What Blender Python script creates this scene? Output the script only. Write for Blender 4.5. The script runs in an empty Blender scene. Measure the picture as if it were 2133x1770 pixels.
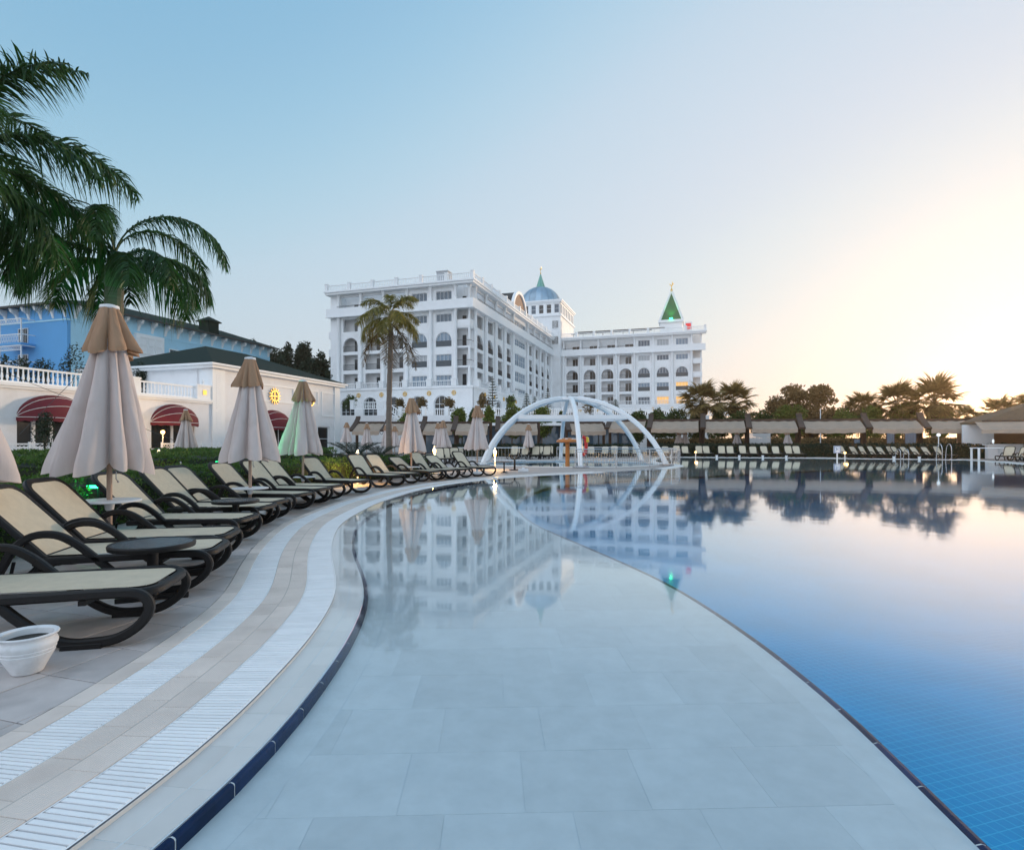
import bpy, math, random
import numpy as np
from mathutils import Vector, Matrix
from mathutils.geometry import tessellate_polygon
random.seed(7); RNG = np.random.default_rng(7)
S = bpy.context.scene; COL = S.collection; R = math.radians; PI = math.pi
# ------------------------------------------------------------------ camera, sky, sun, exposure
H = 1.25                      # eye height above the deck
F, CX, HY = 1190.0, 1066.5, 922.0   # focal length, principal column and horizon row of the survey photo (2133 px wide)
cam = bpy.data.cameras.new('camera'); camo = bpy.data.objects.new('camera', cam); COL.objects.link(camo); S.camera = camo
camo.location = (0, 0, H); camo.rotation_euler = (PI/2, 0, 0)
cam.sensor_width = 36; cam.sensor_fit = 'HORIZONTAL'; cam.lens = F/2133*36; cam.shift_y = (HY-885)/2133
cam.clip_start = .05; cam.clip_end = 4000
SUN_EL, SUN_AZ = 4.0, 46.0    # degrees above the horizon, degrees to the right of the view axis
w = bpy.data.worlds.new('World'); S.world = w; w.use_nodes = True; nt = w.node_tree; bg = nt.nodes['Background']
sky = nt.nodes.new('ShaderNodeTexSky'); sky.sky_type = 'NISHITA'; sky.sun_disc = False
sky.sun_elevation = R(4); sky.sun_rotation = R(48); sky.dust_density = .6; sky.ozone_density = 2
tc = nt.nodes.new('ShaderNodeTexCoord'); vm = nt.nodes.new('ShaderNodeVectorMath'); vm.operation = 'MULTIPLY_ADD'
nt.links.new(tc.outputs['Generated'], vm.inputs[0]); vm.inputs[1].default_value = (1, 1, .9); vm.inputs[2].default_value = (0, 0, .15)
nm = nt.nodes.new('ShaderNodeVectorMath'); nm.operation = 'NORMALIZE'; nt.links.new(vm.outputs[0], nm.inputs[0]); nt.links.new(nm.outputs[0], sky.inputs[0])
ml = nt.nodes.new('ShaderNodeVectorMath'); ml.operation = 'SCALE'; ml.inputs[3].default_value = .1; nt.links.new(sky.outputs[0], ml.inputs[0])
cv = nt.nodes.new('ShaderNodeRGBCurve'); nt.links.new(ml.outputs[0], cv.inputs[1])   # film response of the bracketed exposure
def curve(i, pts):
    c = cv.mapping.curves[i]; c.points[0].location = pts[0]; c.points[1].location = pts[-1]
    for p in pts[1:-1]: c.points.new(*p)
    for p in c.points: p.handle_type = 'AUTO_CLAMPED'
curve(0, [(0, .12), (.028, .225), (.034, .275), (.042, .38), (.051, .495), (.06, .575), (.091, .685), (.15, .80), (.235, .885), (.7, .93), (1, .94)])
curve(1, [(0, .30), (.05, .46), (.063, .52), (.074, .60), (.09, .685), (.105, .725), (.133, .77), (.19, .86), (.26, .895), (.6, .88), (1, .87)])
curve(2, [(0, .52), (.08, .69), (.1, .735), (.12, .80), (.138, .835), (.152, .85), (.187, .875), (.283, .90), (.31, .90), (.45, .86), (1, .82)])
cv.mapping.update()
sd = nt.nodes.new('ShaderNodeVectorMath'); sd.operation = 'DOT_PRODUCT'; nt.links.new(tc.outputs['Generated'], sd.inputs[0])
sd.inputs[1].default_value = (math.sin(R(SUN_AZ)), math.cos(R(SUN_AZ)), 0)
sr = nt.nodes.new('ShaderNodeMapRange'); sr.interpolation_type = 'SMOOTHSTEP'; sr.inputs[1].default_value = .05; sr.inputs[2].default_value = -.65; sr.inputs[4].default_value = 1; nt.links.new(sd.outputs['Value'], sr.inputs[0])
sm = nt.nodes.new('ShaderNodeMix'); sm.data_type = 'RGBA'; nt.links.new(sr.outputs[0], sm.inputs[0]); nt.links.new(cv.outputs[0], sm.inputs[6]); sm.inputs[7].default_value = (1.16, 1.34, 1.58, 1)   # sky opposite the sun, brightened beyond the visible sky to light the facades
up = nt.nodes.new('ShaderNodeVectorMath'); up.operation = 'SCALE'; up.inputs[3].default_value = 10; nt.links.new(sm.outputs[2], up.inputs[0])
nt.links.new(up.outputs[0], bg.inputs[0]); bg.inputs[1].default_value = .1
sl = bpy.data.lights.new('sun', 'SUN'); so = bpy.data.objects.new('sun', sl); COL.objects.link(so)
sl.energy = 3.9; sl.angle = R(6); sl.color = (1, .73, .48)
_d = Vector((math.sin(R(SUN_AZ))*math.cos(R(SUN_EL)), math.cos(R(SUN_AZ))*math.cos(R(SUN_EL)), math.sin(R(SUN_EL))))
so.rotation_euler = _d.to_track_quat('Z', 'Y').to_euler()
S.view_settings.view_transform = 'Standard'; S.view_settings.look = 'None'; S.view_settings.exposure = 0.0; S.view_settings.gamma = 1
S.render.engine = 'CYCLES'; S.cycles.max_bounces = 8; S.cycles.transparent_max_bounces = 12
S.cycles.sample_clamp_indirect = 4
# ------------------------------------------------------------------ survey helpers
def G(px, py, z=0.0):
    Y = F*(H-z)/(py-HY); return ((px-CX)/F*Y, Y)
def XP(px, Y): return (px-CX)/F*Y
def ZP(py, Y): return H+(HY-py)/F*Y
# ------------------------------------------------------------------ mesh builder
class M:
    def __init__(s): s.v = []; s.f = []
    def add(s, vs, fs):
        o = len(s.v); s.v += [tuple(p) for p in vs]; s.f += [tuple(i+o for i in f) for f in fs]; return s
    def box(s, x0, x1, y0, y1, z0, z1, tf=None):
        vs = [(x0,y0,z0),(x1,y0,z0),(x1,y1,z0),(x0,y1,z0),(x0,y0,z1),(x1,y0,z1),(x1,y1,z1),(x0,y1,z1)]
        if tf: vs = [tf(Vector(p)) for p in vs]
        return s.add(vs, [(3,2,1,0),(4,5,6,7),(0,1,5,4),(1,2,6,5),(2,3,7,6),(3,0,4,7)])
    def bbox(s, x0, x1, y0, y1, z0, z1, b=.01, tf=None):
        """box with its top edges bevelled"""
        vs = [(x0,y0,z0),(x1,y0,z0),(x1,y1,z0),(x0,y1,z0),(x0,y0,z1-b),(x1,y0,z1-b),(x1,y1,z1-b),(x0,y1,z1-b),
              (x0+b,y0+b,z1),(x1-b,y0+b,z1),(x1-b,y1-b,z1),(x0+b,y1-b,z1)]
        if tf: vs = [tf(Vector(p)) for p in vs]
        f = [(3,2,1,0),(8,9,10,11)]
        for i in range(4):
            j = (i+1) % 4; f += [(i,j,j+4,i+4),(i+4,j+4,j+8,i+8)]
        return s.add(vs, f)
    def beam(s, a, b, w, h=None):
        a, b = Vector(a), Vector(b); d = (b-a); L = d.length
        if L < 1e-6: return s
        h = h or w; d.normalize(); u = Vector((0,0,1)) if abs(d.z) < .95 else Vector((0,1,0))
        x = d.cross(u).normalized(); y = x.cross(d)
        vs = [p+x*sx*w/2+y*sy*h/2 for p in (a, b) for sx, sy in ((-1,-1),(1,-1),(1,1),(-1,1))]
        return s.add(vs, [(0,1,2,3),(7,6,5,4),(0,4,5,1),(1,5,6,2),(2,6,7,3),(3,7,4,0)])
    def tube(s, pts, r, n=8, closed=False):
        P = [Vector(p) for p in pts]; k = len(P); rs = r if isinstance(r, (list, tuple)) else [r]*k
        vs = []; px = None
        for i in range(k):
            a = P[(i-1) % k] if (closed or i) else P[i]; b = P[(i+1) % k] if (closed or i < k-1) else P[i]
            d = (b-a).normalized()
            if px is None:
                u = Vector((0,0,1)) if abs(d.z) < .9 else Vector((1,0,0)); px = d.cross(u).normalized()
            else: px = (px-d*px.dot(d)).normalized()
            py = d.cross(px)
            for j in range(n):
                t = 2*PI*j/n; vs.append(P[i]+(px*math.cos(t)+py*math.sin(t))*rs[i])
        fs = []
        for i in range(k if closed else k-1):
            for j in range(n):
                a = i*n+j; b = i*n+(j+1) % n; c = ((i+1) % k)*n; fs.append((a, b, c+(j+1) % n, c+j))
        if not closed: fs += [tuple(range(n))[::-1], tuple((k-1)*n+j for j in range(n))]
        return s.add(vs, fs)
    def sweep(s, pts, side, w, h, closed=False):
        """rectangular bar along a polyline in a plane whose normal is side: w across the plane, h in the plane"""
        P = [Vector(p) for p in pts]; k = len(P); sd = Vector(side).normalized(); vs = []
        for i in range(k):
            a = P[(i-1) % k] if (closed or i) else P[i]; b = P[(i+1) % k] if (closed or i < k-1) else P[i]
            d = (b-a).normalized(); n = sd.cross(d).normalized()
            c = min(w, h)*.22
            for sx, sy in ((-w/2, -h/2+c),(-w/2+c, -h/2),(w/2-c, -h/2),(w/2, -h/2+c),(w/2, h/2-c),(w/2-c, h/2),(-w/2+c, h/2),(-w/2, h/2-c)):
                vs.append(P[i]+sd*sx+n*sy)
        fs = []
        for i in range(k if closed else k-1):
            for j in range(8):
                c = ((i+1) % k)*8; fs.append((i*8+j, i*8+(j+1) % 8, c+(j+1) % 8, c+j))
        if not closed: fs += [tuple(range(8))[::-1], tuple((k-1)*8+j for j in range(8))]
        return s.add(vs, fs)
    def lathe(s, prof, n=16, c=(0,0,0), caps=True):
        vs = [(c[0]+r*math.cos(2*PI*j/n), c[1]+r*math.sin(2*PI*j/n), c[2]+z) for r, z in prof for j in range(n)]
        fs = [(i*n+j, i*n+(j+1) % n, (i+1)*n+(j+1) % n, (i+1)*n+j) for i in range(len(prof)-1) for j in range(n)]
        if caps: fs += [tuple(range(n))[::-1], tuple((len(prof)-1)*n+j for j in range(n))]
        return s.add(vs, fs)
    def prism(s, poly, z0, z1):
        n = len(poly); vs = [(x,y,z0) for x,y in poly]+[(x,y,z1) for x,y in poly]
        fs = [tuple(range(n))[::-1], tuple(range(n, 2*n))]+[(i,(i+1) % n,n+(i+1) % n,n+i) for i in range(n)]
        return s.add(vs, fs)
    def me(s, name, mat, smooth=False):
        me = bpy.data.meshes.new(name); me.from_pydata([tuple(p) for p in s.v], [], s.f)
        if mat: me.materials.append(MAT[mat] if isinstance(mat, str) else mat)
        if smooth:
            me.polygons.foreach_set('use_smooth', [True]*len(me.polygons))
            try: me.set_sharp_from_angle(angle=R(38))
            except Exception: pass
        return me
def link(name, me, parent=None, loc=(0,0,0), rz=0.0):
    o = bpy.data.objects.new(name, me); COL.objects.link(o); o.parent = parent; o.location = loc; o.rotation_euler = (0,0,rz) if not isinstance(rz, tuple) else rz
    return o
def part(name, m, mat, parent, loc=(0,0,0), rz=0.0, smooth=False): return link(name, m.me(name, mat, smooth), parent, loc, rz)
def tag(o, label=None, cat=None, group=None, kind=None):
    for k, v in (('label', label), ('category', cat), ('group', group), ('kind', kind)):
        if v: o[k] = v
    return o
def thing(name, label, cat, loc=(0,0,0), rz=0.0, group=None):
    return tag(link(name, None, None, loc, rz), label, cat, group)
def one(name, m, mat, label, cat, loc=(0,0,0), rz=0.0, group=None, smooth=False):
    return tag(part(name, m, mat, None, loc, rz, smooth), label, cat, group)
def struct(name, m, mat, smooth=False, loc=(0,0,0), rz=0.0): return tag(part(name, m, mat, None, loc, rz, smooth), kind='structure')
def dup(root, loc, rz=None, label=None):
    r = root.copy(); COL.objects.link(r); r.location = loc
    if rz is not None: r.rotation_euler = (0,0,rz)
    if label: r['label'] = label
    for ch in list(root.children):
        c = ch.copy(); COL.objects.link(c); c.parent = r
        for g in list(ch.children):
            d = g.copy(); COL.objects.link(d); d.parent = c
    return r
def npmesh(name, V, Fq, mat):
    """numpy verts (n,3) and equal-sized faces (m,k)"""
    me = bpy.data.meshes.new(name); n, (m, k) = len(V), Fq.shape
    me.vertices.add(n); me.vertices.foreach_set('co', np.asarray(V, dtype=np.float32).ravel())
    me.loops.add(m*k); me.loops.foreach_set('vertex_index', Fq.astype(np.int32).ravel())
    me.polygons.add(m); me.polygons.foreach_set('loop_start', np.arange(0, m*k, k, dtype=np.int32))
    me.update(calc_edges=True); me.materials.append(MAT[mat]); return me
ORD = 'first second third fourth fifth sixth seventh eighth ninth tenth eleventh twelfth thirteenth fourteenth fifteenth sixteenth seventeenth eighteenth nineteenth twentieth'.split()
# ------------------------------------------------------------------ materials
MAT = {}
def N(t, x, **kw):
    n = t.nodes.new(x)
    for k, v in kw.items(): setattr(n, k, v)
    return n
def mat(name, col, rough=.6, var=.12, scale=6.0, bump=0.0, bscale=None, metal=0.0, spec=.5, orand=0.0, isl=0.0, emit=None, estr=0.0, trans=0.0, coat=0.0, stretch=(1,1,1), dirt=None):
    m = bpy.data.materials.new(name); m.use_nodes = True; t = m.node_tree; b = t.nodes['Principled BSDF']
    b.inputs['Roughness'].default_value = rough; b.inputs['Metallic'].default_value = metal
    b.inputs['Specular IOR Level'].default_value = spec; b.inputs['Coat Weight'].default_value = coat
    co = N(t, 'ShaderNodeTexCoord'); mp = N(t, 'ShaderNodeMapping'); mp.inputs['Scale'].default_value = stretch
    t.links.new(co.outputs['Object'], mp.inputs[0])
    no = N(t, 'ShaderNodeTexNoise'); no.inputs['Scale'].default_value = scale; no.inputs['Detail'].default_value = 6; no.inputs['Roughness'].default_value = .62
    t.links.new(mp.outputs[0], no.inputs['Vector'])
    mr = N(t, 'ShaderNodeMapRange'); mr.inputs[1].default_value = .25; mr.inputs[2].default_value = .75
    mr.inputs[3].default_value = 1-var; mr.inputs[4].default_value = 1+var; t.links.new(no.outputs[0], mr.inputs[0]); last = mr.outputs[0]
    def mul(sock, amp):
        nonlocal last
        r = N(t, 'ShaderNodeMapRange'); r.inputs[3].default_value = 1-amp; r.inputs[4].default_value = 1+amp; t.links.new(sock, r.inputs[0])
        q = N(t, 'ShaderNodeMath', operation='MULTIPLY'); t.links.new(last, q.inputs[0]); t.links.new(r.outputs[0], q.inputs[1]); last = q.outputs[0]
    if orand: mul(N(t, 'ShaderNodeObjectInfo').outputs['Random'], orand)
    if isl: mul(N(t, 'ShaderNodeNewGeometry').outputs['Random Per Island'], isl)
    sc = N(t, 'ShaderNodeVectorMath', operation='SCALE'); sc.inputs[0].default_value = col; t.links.new(last, sc.inputs[3]); out = sc.outputs[0]
    if dirt:
        n2 = N(t, 'ShaderNodeTexNoise'); n2.inputs['Scale'].default_value = dirt[1]; n2.inputs['Detail'].default_value = 8; t.links.new(co.outputs['Object'], n2.inputs['Vector'])
        r2 = N(t, 'ShaderNodeMapRange'); r2.inputs[1].default_value = .52; r2.inputs[2].default_value = .75; r2.inputs[4].default_value = dirt[2]; t.links.new(n2.outputs[0], r2.inputs[0])
        mx = N(t, 'ShaderNodeMix', data_type='RGBA'); t.links.new(r2.outputs[0], mx.inputs[0]); t.links.new(out, mx.inputs[6]); mx.inputs[7].default_value = (*dirt[0], 1); out = mx.outputs[2]
    t.links.new(out, b.inputs['Base Color'])
    if bump:
        bn = N(t, 'ShaderNodeTexNoise'); bn.inputs['Scale'].default_value = bscale or scale*4; bn.inputs['Detail'].default_value = 5; t.links.new(mp.outputs[0], bn.inputs['Vector'])
        bu = N(t, 'ShaderNodeBump'); bu.inputs['Strength'].default_value = bump; bu.inputs['Distance'].default_value = .02
        t.links.new(bn.outputs[0], bu.inputs['Height']); t.links.new(bu.outputs[0], b.inputs['Normal'])
    if emit: b.inputs['Emission Color'].default_value = (*emit, 1); b.inputs['Emission Strength'].default_value = estr
    if trans:
        tr = N(t, 'ShaderNodeBsdfTranslucent'); t.links.new(out, tr.inputs[0]); ms = N(t, 'ShaderNodeMixShader'); ms.inputs[0].default_value = trans
        t.links.new(b.outputs[0], ms.inputs[1]); t.links.new(tr.outputs[0], ms.inputs[2]); t.links.new(ms.outputs[0], t.nodes['Material Output'].inputs[0])
    MAT[name] = m; return m
mat('hotel_white', (.85,.85,.855), .7, .04, .35, .05, 30, dirt=((.6,.58,.55), .5, .35))
mat('trim_white', (.86,.86,.865), .6, .03, 1.5)
mat('wall_white', (.83,.815,.82), .75, .05, .6, .08, 40, dirt=((.55,.53,.5), .8, .3))
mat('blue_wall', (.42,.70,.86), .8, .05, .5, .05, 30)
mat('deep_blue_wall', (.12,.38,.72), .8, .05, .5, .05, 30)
mat('green_roof', (.010,.024,.021), .9, .25, 4, .3, 12, spec=.15)
mat('glass', (.05,.09,.13), .06, .3, .6, spec=.9)
mat('curtain_glass', (.17,.25,.33), .12, .35, 1.5, spec=.9, stretch=(6,1,.3))
mat('pale_curtain', (.42,.44,.46), .3, .25, 1.2, spec=.8, stretch=(8,1,.2))
mat('dark_glass', (.02,.025,.03), .08, .3, 1, spec=.7)
mat('dark_rail', (.03,.034,.038), .45, .1)
mat('smoked_rail', (.05,.07,.085), .2, .2, 2)
mat('zinc', (.30,.42,.52), .35, .18, .9, metal=.55, orand=.12)
mat('green_tile', (.02,.13,.05), .55, .25, 3, .2)
mat('verdigris', (.16,.42,.36), .6, .2, 3)
mat('gold', (.75,.46,.10), .35, .2, 8, metal=.6)
mat('brown_panel', (.30,.19,.14), .8, .15, 2)
mat('dark_roof', (.04,.04,.042), .7, .2, 3)
mat('chimney_grey', (.42,.43,.45), .8, .1, 2)
mat('lit_window', (.5,.3,.12), .5, .2, 2, emit=(1,.55,.16), estr=.75)
mat('lamp_glow', (1,.8,.5), .5, 0, emit=(1,.52,.15), estr=3.5)
mat('cool_glow', (.9,.95,1), .5, 0, emit=(.9,.95,1), estr=.8)
mat('green_glow', (.1,1,.5), .5, 0, emit=(.02,1,.32), estr=10)
mat('red_sign', (.6,.02,.03), .5, .05, emit=(1,.05,.05), estr=.4)
mat('burgundy', (.145,.007,.017), .75, .12, 3, .1, 60)
mat('pipe_white', (.7,.68,.66), .7, .05)
mat('dark_resin', (.010,.0085,.0085), .5, .15, 5, .05, 90, spec=.3)
def sling():
    m = mat('sling', (.60,.52,.39), .75, .1, 9, orand=.05, isl=0); t = m.node_tree; b = t.nodes['Principled BSDF']
    co = t.nodes['Texture Coordinate']
    w1 = N(t, 'ShaderNodeTexWave', wave_type='BANDS', bands_direction='X'); w2 = N(t, 'ShaderNodeTexWave', wave_type='BANDS', bands_direction='Y')
    for w_ in (w1, w2):
        w_.inputs['Scale'].default_value = 55; w_.inputs['Distortion'].default_value = 1.5; t.links.new(co.outputs['Object'], w_.inputs[0])
    ad = N(t, 'ShaderNodeMath', operation='ADD'); t.links.new(w1.outputs['Fac'], ad.inputs[0]); t.links.new(w2.outputs['Fac'], ad.inputs[1])
    bu = N(t, 'ShaderNodeBump'); bu.inputs['Strength'].default_value = .35; bu.inputs['Distance'].default_value = .004; t.links.new(ad.outputs[0], bu.inputs['Height']); t.links.new(bu.outputs[0], b.inputs['Normal'])
sling()
mat('canopy', (.67,.575,.545), .85, .06, 5, .45, 13, trans=.15, stretch=(1,1,.3), dirt=((.45,.36,.31), 3, .35))
mat('canopy_cap', (.38,.23,.14), .85, .12, 6, .4, 16, trans=.1, stretch=(1,1,.4))
mat('pole_wood', (.40,.27,.20), .55, .12, 6, stretch=(1,1,.1))
mat('white_plastic', (.74,.74,.75), .4, .04, 5, orand=.03)
mat('pot_white', (.70,.70,.71), .55, .06, 7, .12, 30, dirt=((.35,.33,.31), 9, .5))
mat('soil', (.03,.025,.02), .95, .4, 20, .6)
mat('table_glass', (.09,.15,.19), .25, .25, 8, spec=.6)
mat('deck_tile', (.50,.455,.44), .6, .14, 3.5, .1, 60, orand=.10, dirt=((.27,.24,.23), 2.6, .7))
mat('deck_joint', (.16,.145,.135), .9, .2, 8)
mat('beige_tile', (.70,.61,.55), .55, .07, 4, .06, 60, orand=.06, dirt=((.45,.36,.31), 3, .4))
def ribs():
    m = mat('ribbed_tile', (.70,.61,.55), .55, .07, 4, orand=.06, dirt=((.45,.36,.31), 3, .4)); t = m.node_tree; b = t.nodes['Principled BSDF']
    uv = N(t, 'ShaderNodeUVMap'); wv = N(t, 'ShaderNodeTexWave', wave_type='BANDS', bands_direction='Y'); wv.inputs['Scale'].default_value = 26
    t.links.new(uv.outputs[0], wv.inputs[0])
    bu = N(t, 'ShaderNodeBump'); bu.inputs['Strength'].default_value = .5; bu.inputs['Distance'].default_value = .004; t.links.new(wv.outputs['Fac'], bu.inputs['Height']); t.links.new(bu.outputs[0], b.inputs['Normal'])
ribs()
mat('wet_tile', (.66,.62,.60), .3, .06, 4, orand=.05, dirt=((.52,.48,.47), 4, .35), spec=.03)
mat('slat', (.85,.85,.86), .4, .05, 5, orand=.05)
mat('gutter', (.16,.18,.21), .9, .1, 3)
mat('navy_tile', (.007,.020,.070), .6, .35, 14, .1, 40, orand=.25, spec=.02)
mat('mortar', (.50,.45,.41), .9, .1, 5)
mat('grout', (.62,.64,.66), .9, .1, 5, spec=.02)
mat('pool_tile', (.455,.515,.55), .6, .07, 9.0, .08, 40, orand=.05, dirt=((.35,.41,.45), 1.7, .42), spec=.02)
mat('pool_joint', (.432,.498,.54), .8, .1, 5, spec=.02)
def mosaic():
    m = mat('blue_mosaic', (.0005,.265,.53), .5, .18, .7, spec=.02); t = m.node_tree; b = t.nodes['Principled BSDF']
    sc = [n for n in t.nodes if n.type == 'VECT_MATH'][0]; co = t.nodes['Texture Coordinate']
    br = N(t, 'ShaderNodeTexBrick'); br.offset = 0; br.inputs['Scale'].default_value = 1; br.inputs['Mortar Size'].default_value = .0035; br.inputs['Mortar Smooth'].default_value = .3
    br.inputs['Brick Width'].default_value = .09; br.inputs['Row Height'].default_value = .09
    mp = N(t, 'ShaderNodeMapping'); mp.inputs['Rotation'].default_value = (0,0,R(-17)); t.links.new(co.outputs['Object'], mp.inputs[0]); t.links.new(mp.outputs[0], br.inputs[0])
    mx = N(t, 'ShaderNodeMix', data_type='RGBA'); t.links.new(br.outputs['Fac'], mx.inputs[0]); t.links.new(sc.outputs[0], mx.inputs[6]); mx.inputs[7].default_value = (.03,.44,.68,1)
    t.links.new(mx.outputs[2], b.inputs['Base Color'])
mosaic()
mat('kids_pool', (.12,.36,.52), .4, .1, 2, spec=.02)
mat('coping', (.74,.72,.70), .5, .06, 2, .05, 40)
mat('paving', (.42,.36,.33), .65, .14, .8, .05, 20, dirt=((.3,.26,.24), .6, .5))
mat('lawn', (.035,.075,.018), .9, .35, 1.2, .8, 40)
mat('ground', (.20,.18,.15), .9, .2, .05)
mat('hedge_core', (.012,.022,.008), .95, .3, 6)
mat('hedge_leaf', (.062,.13,.02), .6, .3, 2.5, isl=.45, trans=.35)
mat('bush_leaf', (.055,.09,.02), .6, .3, .8, isl=.4, trans=.3)
mat('bright_leaf', (.12,.16,.025), .6, .3, .8, isl=.4, trans=.4)
mat('dark_leaf', (.012,.030,.014), .7, .35, .5, isl=.45, trans=.2)
mat('dry_leaf', (.17,.115,.045), .7, .3, .8, isl=.4, trans=.35)
mat('palm_leaf', (.032,.085,.018), .5, .3, 1.2, isl=.35, trans=.35)
mat('palm_leaf_gold', (.22,.195,.045), .5, .3, 1.0, isl=.4, trans=.35)
mat('palm_leaf_old', (.10,.065,.025), .7, .3, 1.5, isl=.35, trans=.25)
mat('fan_leaf', (.20,.145,.05), .55, .3, .8, isl=.35, trans=.35)
mat('pine_leaf', (.014,.04,.022), .7, .3, 2, isl=.3)
mat('cycad_leaf', (.012,.028,.012), .45, .3, 3, isl=.3, trans=.15)
mat('bark', (.13,.10,.08), .9, .3, 5, .8, 14, stretch=(1,1,3))
mat('palm_bark', (.18,.145,.12), .9, .25, 3, .7, 9, stretch=(.4,.4,6))
mat('crownshaft', (.10,.17,.07), .5, .3, 4, .3, stretch=(1,1,.3))
mat('steel', (.55,.56,.58), .22, .05, 3, metal=1)
mat('frame_white', (.80,.82,.84), .35, .03, 2)
mat('orange_paint', (.50,.17,.035), .4, .15, 3)
mat('awning_cloth', (.60,.47,.37), .85, .10, 1.5, .1, 40, trans=.45, dirt=((.4,.35,.31), 1.2, .4))
mat('brown_wood', (.06,.032,.02), .7, .25, 3, .3, stretch=(3,3,.5))
mat('thatch', (.13,.09,.055), .95, .35, 3, .8, 20, stretch=(1,1,6))
mat('bar_front', (.42,.24,.14), .7, .12, 2, .1)
mat('sign_blue', (.02,.08,.32), .4, .03)
mat('sign_white', (.8,.8,.8), .4, .03)
mat('red_plastic', (.55,.02,.02), .4, .05)
mat('yellow_plastic', (.75,.5,.03), .4, .05)
def water(name, tint, ior=1.33, bump=.012):
    m = bpy.data.materials.new(name); m.use_nodes = True; t = m.node_tree; t.nodes.remove(t.nodes['Principled BSDF'])
    tr = N(t, 'ShaderNodeBsdfTransparent'); tr.inputs[0].default_value = (*tint, 1)
    gl = N(t, 'ShaderNodeBsdfGlossy'); gl.inputs['Roughness'].default_value = .045; gl.inputs['Color'].default_value = (.93,.985,1,1)
    fr = N(t, 'ShaderNodeFresnel'); fr.inputs[0].default_value = ior; mx = N(t, 'ShaderNodeMixShader')
    co = N(t, 'ShaderNodeTexCoord'); no = N(t, 'ShaderNodeTexNoise'); no.inputs['Scale'].default_value = 1.6; no.inputs['Detail'].default_value = 2; t.links.new(co.outputs['Object'], no.inputs['Vector'])
    bu = N(t, 'ShaderNodeBump'); bu.inputs['Strength'].default_value = bump; bu.inputs['Distance'].default_value = .1; t.links.new(no.outputs[0], bu.inputs['Height'])
    t.links.new(bu.outputs[0], gl.inputs['Normal'])
    fc = N(t, 'ShaderNodeFloatCurve'); c = fc.mapping.curves[0]; c.points[0].location = (0, 0); c.points[1].location = (1, 1)
    for p in ((.02,.008),(.06,.02),(.13,.11),(.21,.31),(.40,.62),(.6,.82)): c.points.new(*p)
    fc.mapping.update(); t.links.new(fr.outputs[0], fc.inputs[1])
    ge = N(t, 'ShaderNodeNewGeometry'); sb = N(t, 'ShaderNodeMath', operation='SUBTRACT'); sb.inputs[0].default_value = 1; t.links.new(ge.outputs['Backfacing'], sb.inputs[1])
    mu = N(t, 'ShaderNodeMath', operation='MULTIPLY'); t.links.new(fc.outputs[0], mu.inputs[0]); t.links.new(sb.outputs[0], mu.inputs[1])
    t.links.new(mu.outputs[0], mx.inputs[0]); t.links.new(tr.outputs[0], mx.inputs[1]); t.links.new(gl.outputs[0], mx.inputs[2]); t.links.new(mx.outputs[0], t.nodes['Material Output'].inputs[0])
    MAT[name] = m
water('water', (.96,.985,.99), 1.33)
def lamp(name, loc, energy, color, size=.06, typ='POINT', to=None, angle=60, parent=None):
    l = bpy.data.lights.new(name, typ); l.energy = energy; l.color = color; l.shadow_soft_size = size
    o = bpy.data.objects.new(name, l); COL.objects.link(o); o.location = loc; o.parent = parent
    if typ == 'SPOT':
        l.spot_size = R(angle); l.spot_blend = .6; o.rotation_euler = (Vector(loc)-Vector(to)).to_track_quat('Z', 'Y').to_euler()
    return o
# ------------------------------------------------------------------ pool outline
def resample(P, step, smooth=0):
    P = np.array(P, float); n = len(P); out = []
    for i in range(n-1):
        p0, p1, p2, p3 = P[max(i-1,0)], P[i], P[i+1], P[min(i+2,n-1)]
        for t in np.linspace(0, 1, 40, endpoint=False):
            out.append(.5*((2*p1)+(-p0+p2)*t+(2*p0-5*p1+4*p2-p3)*t*t+(-p0+3*p1-3*p2+p3)*t**3))
    out.append(P[-1]); out = np.array(out)
    d = np.r_[0, np.cumsum(np.hypot(*np.diff(out, axis=0).T))]; s = np.arange(0, d[-1], step)
    q = np.c_[np.interp(s, d, out[:,0]), np.interp(s, d, out[:,1])]
    if smooth:
        k = int(smooth/step)|1; pad = np.pad(q, ((k//2,k//2),(0,0)), mode='reflect', reflect_type='odd')
        q = np.c_[np.convolve(pad[:,0], np.ones(k)/k, 'valid'), np.convolve(pad[:,1], np.ones(k)/k, 'valid')]
    return q
class Curve:
    def __init__(s, P, step=.05, smooth=.8):
        s.p = resample(P, step, smooth); s.step = step
        t = np.gradient(s.p, axis=0); t /= np.linalg.norm(t, axis=1)[:,None]; s.n = np.c_[-t[:,1], t[:,0]]; s.t = t
        s.s = np.r_[0, np.cumsum(np.hypot(*np.diff(s.p, axis=0).T))]; s.L = s.s[-1]
    def at(s, u, d=0.0):
        i = min(max(np.searchsorted(s.s, u)-1, 0), len(s.p)-2); f = (u-s.s[i])/(s.s[i+1]-s.s[i])
        p = s.p[i]*(1-f)+s.p[i+1]*f; n = s.n[i]*(1-f)+s.n[i+1]*f; return (p+n*d/np.linalg.norm(n))
    def off(s, d, a=0, b=None):
        q = s.p+s.n*d; return q[(s.s >= a)&(s.s <= (s.L if b is None else b))]
    def near(s, p):
        i = int(np.argmin(((s.p-np.array(p))**2).sum(1))); return i
    def sY(s, Y):   # arc length where the curve first passes depth Y
        return s.s[int(np.argmax(s.p[:,1] >= Y))]
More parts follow.
